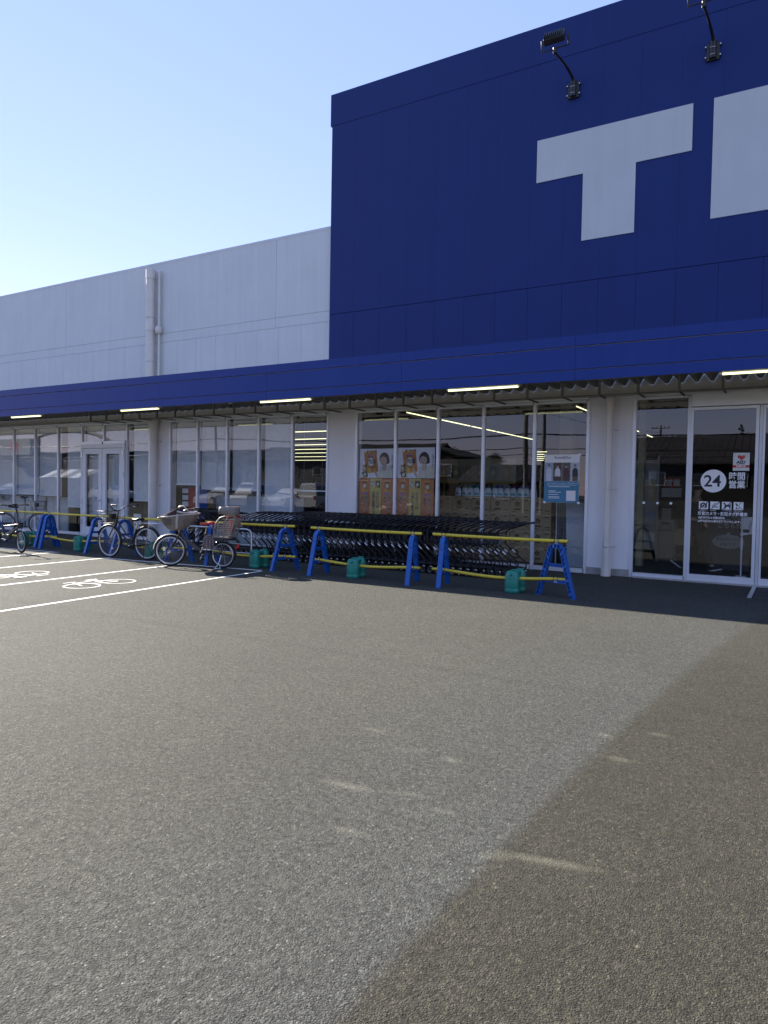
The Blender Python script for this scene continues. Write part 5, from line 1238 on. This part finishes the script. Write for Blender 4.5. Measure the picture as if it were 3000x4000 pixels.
# ------------------------------------------------------------------ across the road: what the shop glass mirrors
wood = mat('concrete_pole', (.16, .15, .14), .8, noise=.2)
def upole(x, y, h, r, label, trans=False):
    t = thing('utility_pole', label, 'utility pole', (x, y, 0), 0, 'utility poles across the car park')
    b = MB().m(wood); b.tube([(0, 0, 0), (0, 0, h)], [r, r*.7], 12); b.build('pole', t)
    b = MB().m(dark_metal)
    for z, L_ in ((h-.4, 1.0), (h-1.6, .8), (h-3.2, .5)): b.box((-L_, -.04, z), (L_, .04, z+.08))
    for z, L_ in ((h-.4, 1.0), (h-1.6, .8)):
        for k in (-.9, -.4, .4, .9): b.cyl((k*L_, 0, z+.08), (k*L_, 0, z+.24), .04, 6)
    b.build('crossarm', t)
    if trans: b = MB().m(mat('transformer_grey', (.22, .23, .23), .5)); b.cyl((.42, 0, h-3.4), (.42, 0, h-2.5), .28, 14); b.build('transformer', t)
upole(-17.2, -22, 11.5, .19, 'plain utility pole mirrored in the pane left of the shop poster')
upole(-15.4, -20.5, 11, .17, 'utility pole with a transformer mirrored behind the shop poster', True)
upole(-14.2, -60, 9.6, .16, 'thin far utility pole mirrored beside the sliding door')
upole(-47, -21.5, 11.5, .17, 'utility pole mirrored in the panes left of the carts', True)
upole(14, -22, 11.5, .17, 'utility pole to the right, beyond the road')
def wire(pts, r, label):
    b = MB().m(black_m)
    for a, c in zip(pts[:-1], pts[1:]):
        a = Vector(a); c = Vector(c); n = 14; sag = (c-a).length*.012
        b.tube([a.lerp(c, k/n)-Vector((0, 0, sag*4*(k/n)*(1-k/n))) for k in range(n+1)], r, 5)
    tag(b.build('overhead_wire'), label, 'wire', 'overhead wires mirrored in the glass')
wire([(-110, -24, 6.9), (-47, -21.6, 6.0), (-17.2, -22, 5.7), (14, -22, 5.7), (60, -22, 6.2)], .05, 'thick overhead cable, lowest of the mirrored wires but two')
wire([(-110, -24, 8.9), (-47, -21.6, 8.2), (-17.2, -22, 8.0), (14, -22, 8.0), (60, -22, 8)], .02, 'thin overhead wire at mid height on the poles')
wire([(-110, -24, 10.9), (-47, -21.6, 11.2), (-17.2, -22, 11.1), (14, -22, 11.1), (60, -22, 11)], .016, 'thin overhead wire near the tops of the poles')
wire([(-110, -24, 5.6), (-47, -21.6, 4.9), (-17.2, -22, 4.7), (14, -22, 4.6), (60, -22, 5)], .03, 'second lowest overhead wire on the poles')
wire([(-110, -24, 5.2), (-47, -21.6, 4.5), (-17.2, -22, 4.25), (14, -22, 4.3), (60, -22, 4.6)], .022, 'lowest overhead wire on the poles')
wire([(-17.2, -22, 7.6), (-2, -34, 4.6)], .015, 'slanting service wire running down to the low roof')
wire([(-14.2, -60, 8.6), (-15.4, -20.5, 8.4)], .015, 'wire between the two poles behind the shop poster')
def house(x0, x1, y0, y1, he, hr, wall, roof, label, axis='x', win=4):
    t = thing('house', label, 'house', ((x0+x1)/2, (y0+y1)/2, 0), 0); ax, ay = (x1-x0)/2, (y1-y0)/2
    b = MB().m(wall)
    b.box((-ax, -ay, 0), (ax, ay, he))
    if axis == 'y': b.prism([(-ax, he), (ax, he), (0, hr-.05)], -ay, ay)
    b.build('wall', t)
    b = MB().m(roof); o_ = .4
    if axis == 'x':
        b.add([(-ax-o_, ay+o_, he-.1), (ax+o_, ay+o_, he-.1), (ax+o_, 0, hr), (-ax-o_, 0, hr), (-ax-o_, -ay-o_, he-.1), (ax+o_, -ay-o_, he-.1), (-ax-o_, ay+o_, he+.05), (ax+o_, ay+o_, he+.05), (ax+o_, 0, hr+.15), (-ax-o_, 0, hr+.15), (-ax-o_, -ay-o_, he+.05), (ax+o_, -ay-o_, he+.05)],
              [(0,1,2,3), (3,2,5,4), (6,9,8,7), (9,10,11,8), (0,6,7,1), (4,5,11,10), (0,3,9,6), (3,4,10,9), (1,7,8,2), (2,8,11,5)])
        n = int((x1-x0)/.55)
        for k in range(n): xx = -ax+k*(2*ax)/n; d = Vector((0, ay+o_, he+.05))-Vector((0, 0, hr+.15)); b.tube([(xx, 0, hr+.16), (xx, ay+o_, he+.06)], .035, 4)
    else:
        b.add([(-ax-o_, -ay-o_, he-.15), (-ax-o_, ay+o_, he-.15), (0, ay+o_, hr), (0, -ay-o_, hr), (ax+o_, ay+o_, he-.15), (ax+o_, -ay-o_, he-.15), (-ax-o_, -ay-o_, he), (-ax-o_, ay+o_, he), (0, ay+o_, hr+.15), (0, -ay-o_, hr+.15), (ax+o_, ay+o_, he), (ax+o_, -ay-o_, he)],
              [(0,1,2,3), (3,2,4,5), (6,9,8,7), (9,11,10,8), (0,6,7,1), (5,4,10,11), (1,7,8,2), (2,8,10,4), (0,3,9,6), (3,5,11,9)])
    b.build('roof', t)
    for k in range(win):
        xx = -ax+(k+.5)*2*ax/win
        b = MB().m(alu); b.box((xx-.65, ay+.001, .95 if he < 3.4 else he-1.9), (xx+.65, ay+.05, (.95 if he < 3.4 else he-1.9)+1.1)); q = b.build('window', t)
        b = MB().m(mat('far_glass', (.05, .06, .07), .1)); b.box((xx-.58, ay+.051, (1.02 if he < 3.4 else he-1.83)), (xx+.58, ay+.056, (1.02 if he < 3.4 else he-1.83)+.96)); b.build('pane', q)
    return t
w1 = mat('house_beige', (.10, .092, .08), .8); w2 = mat('house_dark', (.022, .021, .02), .8); w3 = mat('house_grey', (.11, .115, .12), .8); r1 = mat('roof_dark_tile', (.022, .023, .027), .6, noise=.3, nscale=2); r2 = mat('roof_brown', (.032, .025, .021), .6, noise=.25, nscale=2); w4 = mat('house_brown', (.045, .034, .027), .8)
house(-24.5, -17.6, -33.5, -27.5, 2.4, 3.7, w2, r1, 'low dark shed with a ribbed roof mirrored in the panes above the boxes', 'x', 3)
house(-46, -34.5, -50, -39, 4.3, 6.7, w1, r2, 'beige gabled house mirrored above the snack advert posters', 'x', 4)
house(-33, -27.5, -40, -33, 4.8, 5.6, w4, r2, 'brown house with a short ridge mirrored in the pane right of the adverts', 'y', 2)
house(-15.5, 10, -50, -38, 4.2, 6.8, w2, r2, 'long dark brown roofed hall mirrored behind the sliding door', 'x', 8)
house(-64, -50, -56, -44, 5.0, 7.0, w3, r1, 'grey house with dark tile roof, left of the beige house', 'x', 4)
house(-88, -68, -60, -46, 6.0, 6.9, w3, r2, 'wide pale block mirrored in the double door', 'x', 5)
house(-125, -92, -64, -46, 6.6, 7.1, w3, r1, 'long grey hall mirrored in the leftmost panes', 'x', 7)
house(14, 30, -48, -36, 5.2, 7.6, w1, r1, 'beige house right of the long hall', 'x', 4)
t = thing('roof_arch', 'dark curved arch over the long grey hall, mirrored in the left panes', 'arch', (-104, -46, 0)); b = MB().m(wood); b.tube([(13*cos(pi*k/20), 0, 5.6+4.6*sin(pi*k/20)) for k in range(21)], .32, 8); b.build('arch_beam', t)
t = thing('shop_sign_box', 'grey sign box with a red disc on the roof of the long hall', 'sign', (-116, -45.4, 0)); b = MB().m(mat('sign_grey', (.22, .23, .25), .6)); b.box((-4.5, -1, 6.2), (4.5, 1, 9.0)); b.build('box', t); b = MB().m(mat('heart_red', (.5, .03, .03))); b.add([(1.1*cos(k*pi/12), 1.01, 7.7+.9*sin(k*pi/12)) for k in range(24)], [list(range(24))]); b.build('disc', t)
t = thing('awning', 'striped white and grey awning mirrored in the left panes', 'awning', (-68, -20, 0)); b = MB()
for k in range(6): b.m([paper, mat('awning_grey', (.2, .21, .22), .7)][k % 2]); b.add([(-4+k*1.35, 0, 2.2), (-2.65+k*1.35, 0, 2.2), (-2.65+k*1.35, -2.2, 3.1), (-4+k*1.35, -2.2, 3.1)], [(0,1,2,3)])
b.build('canvas', t, recalc=False); b = MB().m(steel)
for xx in (-3.9, 0, 4): b.cyl((xx, -.05, 0), (xx, -.05, 2.2), .04, 6); b.cyl((xx, -2.1, 0), (xx, -2.1, 3.08), .04, 6)
b.build('awning_post', t)
leafm = mat('tree_leaf', (.045, .065, .025), .6, noise=.3); leafd = mat('conifer_leaf', (.02, .04, .022), .7, noise=.3); bark = mat('bark', (.07, .05, .035), .9)
def tree(x, y, h, cr, label, conifer=False):
    t = thing('pine_tree' if conifer else 'broadleaf_tree', label, 'tree', (x, y, 0)); b = MB().m(bark); b.tube([(0,0,0), (.05,0,h*.5), (0,.05,h*.9)], [.18, .12, .04], 8)
    for k in range(6): a = k*1.1; z = h*(.4+.08*k); b.tube([(0,0,z), (cr*.6*cos(a), cr*.6*sin(a), z+h*.1)], [.06, .02], 5)
    b.build('trunk', t); b = MB().m(leafd if conifer else leafm); cl = []
    for k in range(26): 
        a = random.uniform(0, 2*pi); u = random.random()
        if conifer: z = h*(.25+.75*u); rr_ = cr*(1-u)*random.uniform(.3, 1)+.05; cl.append((rr_*cos(a), rr_*sin(a), z, .35*(1.25-u)))
        else: el = random.uniform(-.6, 1.4); cl.append((cr*.75*cos(a)*cos(el), cr*.75*sin(a)*cos(el), h*.68+h*.28*sin(el), cr*.36))
    for cx, cy, cz, s_ in cl:
        for j in range(60):
            p = Vector((random.gauss(0, 1), random.gauss(0, 1), random.gauss(0, .8))).normalized()*s_*random.uniform(.4, 1.1)+Vector((cx, cy, cz)); d = Vector((random.gauss(0,1), random.gauss(0,1), random.gauss(0,1))).normalized(); e = d.orthogonal().normalized(); l_ = random.uniform(.06, .13)
            b.add([p-d*l_, p-e*l_*.6, p+d*l_, p+e*l_*.6], [(0,1,2,3)])
    b.build('crown', t, recalc=False)
tree(-29.5, -36, 5.4, 1.9, 'round tree mirrored right of the advert posters'); tree(-25.4, -37, 4.9, 1.5, 'smaller round tree mirrored left of the low shed')
tree(-26.2, -26, 2.7, 1.0, 'low bushy tree in front of the two round trees')
tree(-5.2, -52, 8.8, 1.9, 'left one of two pines mirrored behind the sliding door', True); tree(-3.4, -53, 8.6, 2.0, 'right one of two pines mirrored behind the sliding door', True)
tree(-56, -36, 5.5, 2.2, 'round tree between the grey and the beige house')
m_ = MB().m(mat('low_wall', (.06, .058, .053), .8)); m_.box((-60, -25.3, 0), (-27, -25, 1.3)); m_.box((-16.5, -25.3, 0), (20, -25, 1.1)); simple('garden_wall', 'low pale wall along the far side of the road', 'wall', m_)

def car(x, y, rz, body, label, kind):
    t = thing('parked_car', label, 'car', (x, y, 0), rz, 'cars parked behind the photographer')
    if kind == 'van': L_, W2, prof = 3.4, .74, [(0, .35), (.02, .95), (.10, 1.10), (.20, 1.75), (.35, 1.86), (2.35, 1.84), (2.55, 1.76), (2.95, 1.10), (3.32, .98), (3.40, .80), (3.40, .35)]
    else: L_, W2, prof = 4.4, .86, [(0, .38), (.02, .85), (.15, .98), (.55, 1.05), (1.05, 1.42), (1.5, 1.50), (2.5, 1.48), (3.15, 1.04), (4.1, .88), (4.38, .70), (4.40, .38)]
    zb = 1.02; b = MB().m(body); n = len(prof); vs = []
    for y_, s_ in ((-W2, 1), (-W2*.97, 1), (W2*.97, 1), (W2, 1)):
        for px, pz in prof: f = 1-.16*max(0, (pz-zb))/.5*(1 if abs(y_) > 0 else 0); vs.append((px-L_/2, y_*f, pz if abs(y_) < W2 else min(pz, pz-.02)))
    b.add(vs, [(i*n+j, (i+1)*n+j, (i+1)*n+(j+1) % n, i*n+(j+1) % n) for i in range(3) for j in range(n)]+[list(range(n))[::-1], list(range(3*n, 4*n))]); b.build('body', t)
    g_ = mat('car_glass', (.02, .025, .03), .06, spec=.8)
    xr, xf = (.22, 2.55) if kind == 'van' else (.75, 2.95); zt = 1.68 if kind == 'van' else 1.40
    for s_ in (-1, 1):
        for a0_, a1_ in ((0, .48), (.52, 1.0)):
            xa_, xb_ = xr+(xf-xr)*a0_, xr+(xf-xr)*a1_; ia = .10 if a0_ == 0 and kind != 'van' else .03; ib = .38 if a1_ == 1 else .03
            def Yw(z): return s_*W2*(1-.16*(z-zb)/.5)+s_*.006
            b = MB().m(g_); b.add([(xa_-L_/2, Yw(1.06), 1.06), (xb_-L_/2, Yw(1.06), 1.06), (xb_-ib-L_/2, Yw(zt), zt), (xa_+ia+(.25 if ia > .05 else 0)-L_/2, Yw(zt), zt)], [(0,1,2,3)]); b.build('window', t, recalc=False)
    (xa_, za_), (xb_, zb_) = (prof[6], prof[7]); b = MB().m(g_); d = Vector((zb_-za_, -(xb_-xa_))).normalized()*-.008
    b.add([(xa_+.06-L_/2-d.x, -W2*.72, za_-.06-d.y), (xb_-.03-L_/2-d.x, -W2*.90, zb_+.04-d.y), (xb_-.03-L_/2-d.x, W2*.90, zb_+.04-d.y), (xa_+.06-L_/2-d.x, W2*.72, za_-.06-d.y)], [(0,1,2,3)]); b.build('windscreen', t, recalc=False)
    for cx_ in (.68 if kind == 'van' else .85, L_-.6 if kind == 'van' else L_-.85):
        for s_ in (-1, 1):
            b = MB().m(rubber); b.tube([(cx_-L_/2, s_*(W2-.18), .30), (cx_-L_/2, s_*(W2+.012), .30)], .30, 22); q = b.build('wheel', t); b = MB().m(rimm); b.tube([(cx_-L_/2, s_*(W2+.013), .30), (cx_-L_/2, s_*(W2+.022), .30)], [.20, .17], 16); b.build('rim', q)
    for s_ in (-1, 1):
        b = MB().m(mat('headlight_glass', (.6, .62, .65), .1)); b.sphere((L_/2-.08, s_*(W2-.2), .78), .10, .15, .07); b.build('headlight', t); b = MB().m(mat('red_lamp', (.5, .02, .015), .2)); b.box((-L_/2-.012, s_*(W2-.10)-.06, .85), (-L_/2+.03, s_*(W2-.10)+.06, 1.05)); b.build('tail_light', t)
cw = mat('car_white', (.55, .56, .58), .25, coat=.6, noise=.02); cs = mat('car_silver', (.42, .43, .45), .25, .4, coat=.5, noise=.02)
car(-34.5, -9.5, rad(90), cw, 'white compact car mirrored low in the panes behind the carts', 'sedan'); car(-31.6, -9.3, rad(90), cs, 'pale boxy van mirrored in the pane right of the middle mullion', 'van')
car(-28.6, -9.6, rad(90), cw, 'white car right of the boxy van', 'sedan'); car(-26.0, -9.2, rad(-90), cw, 'white boxy van at the right end of the parked row', 'van')
car(-52, -14, rad(0), cw, 'white car mirrored in the left panes', 'sedan'); car(-60, -10, rad(90), cs, 'silver car farther left behind the photographer', 'sedan')
bpy.context.view_layer.update()
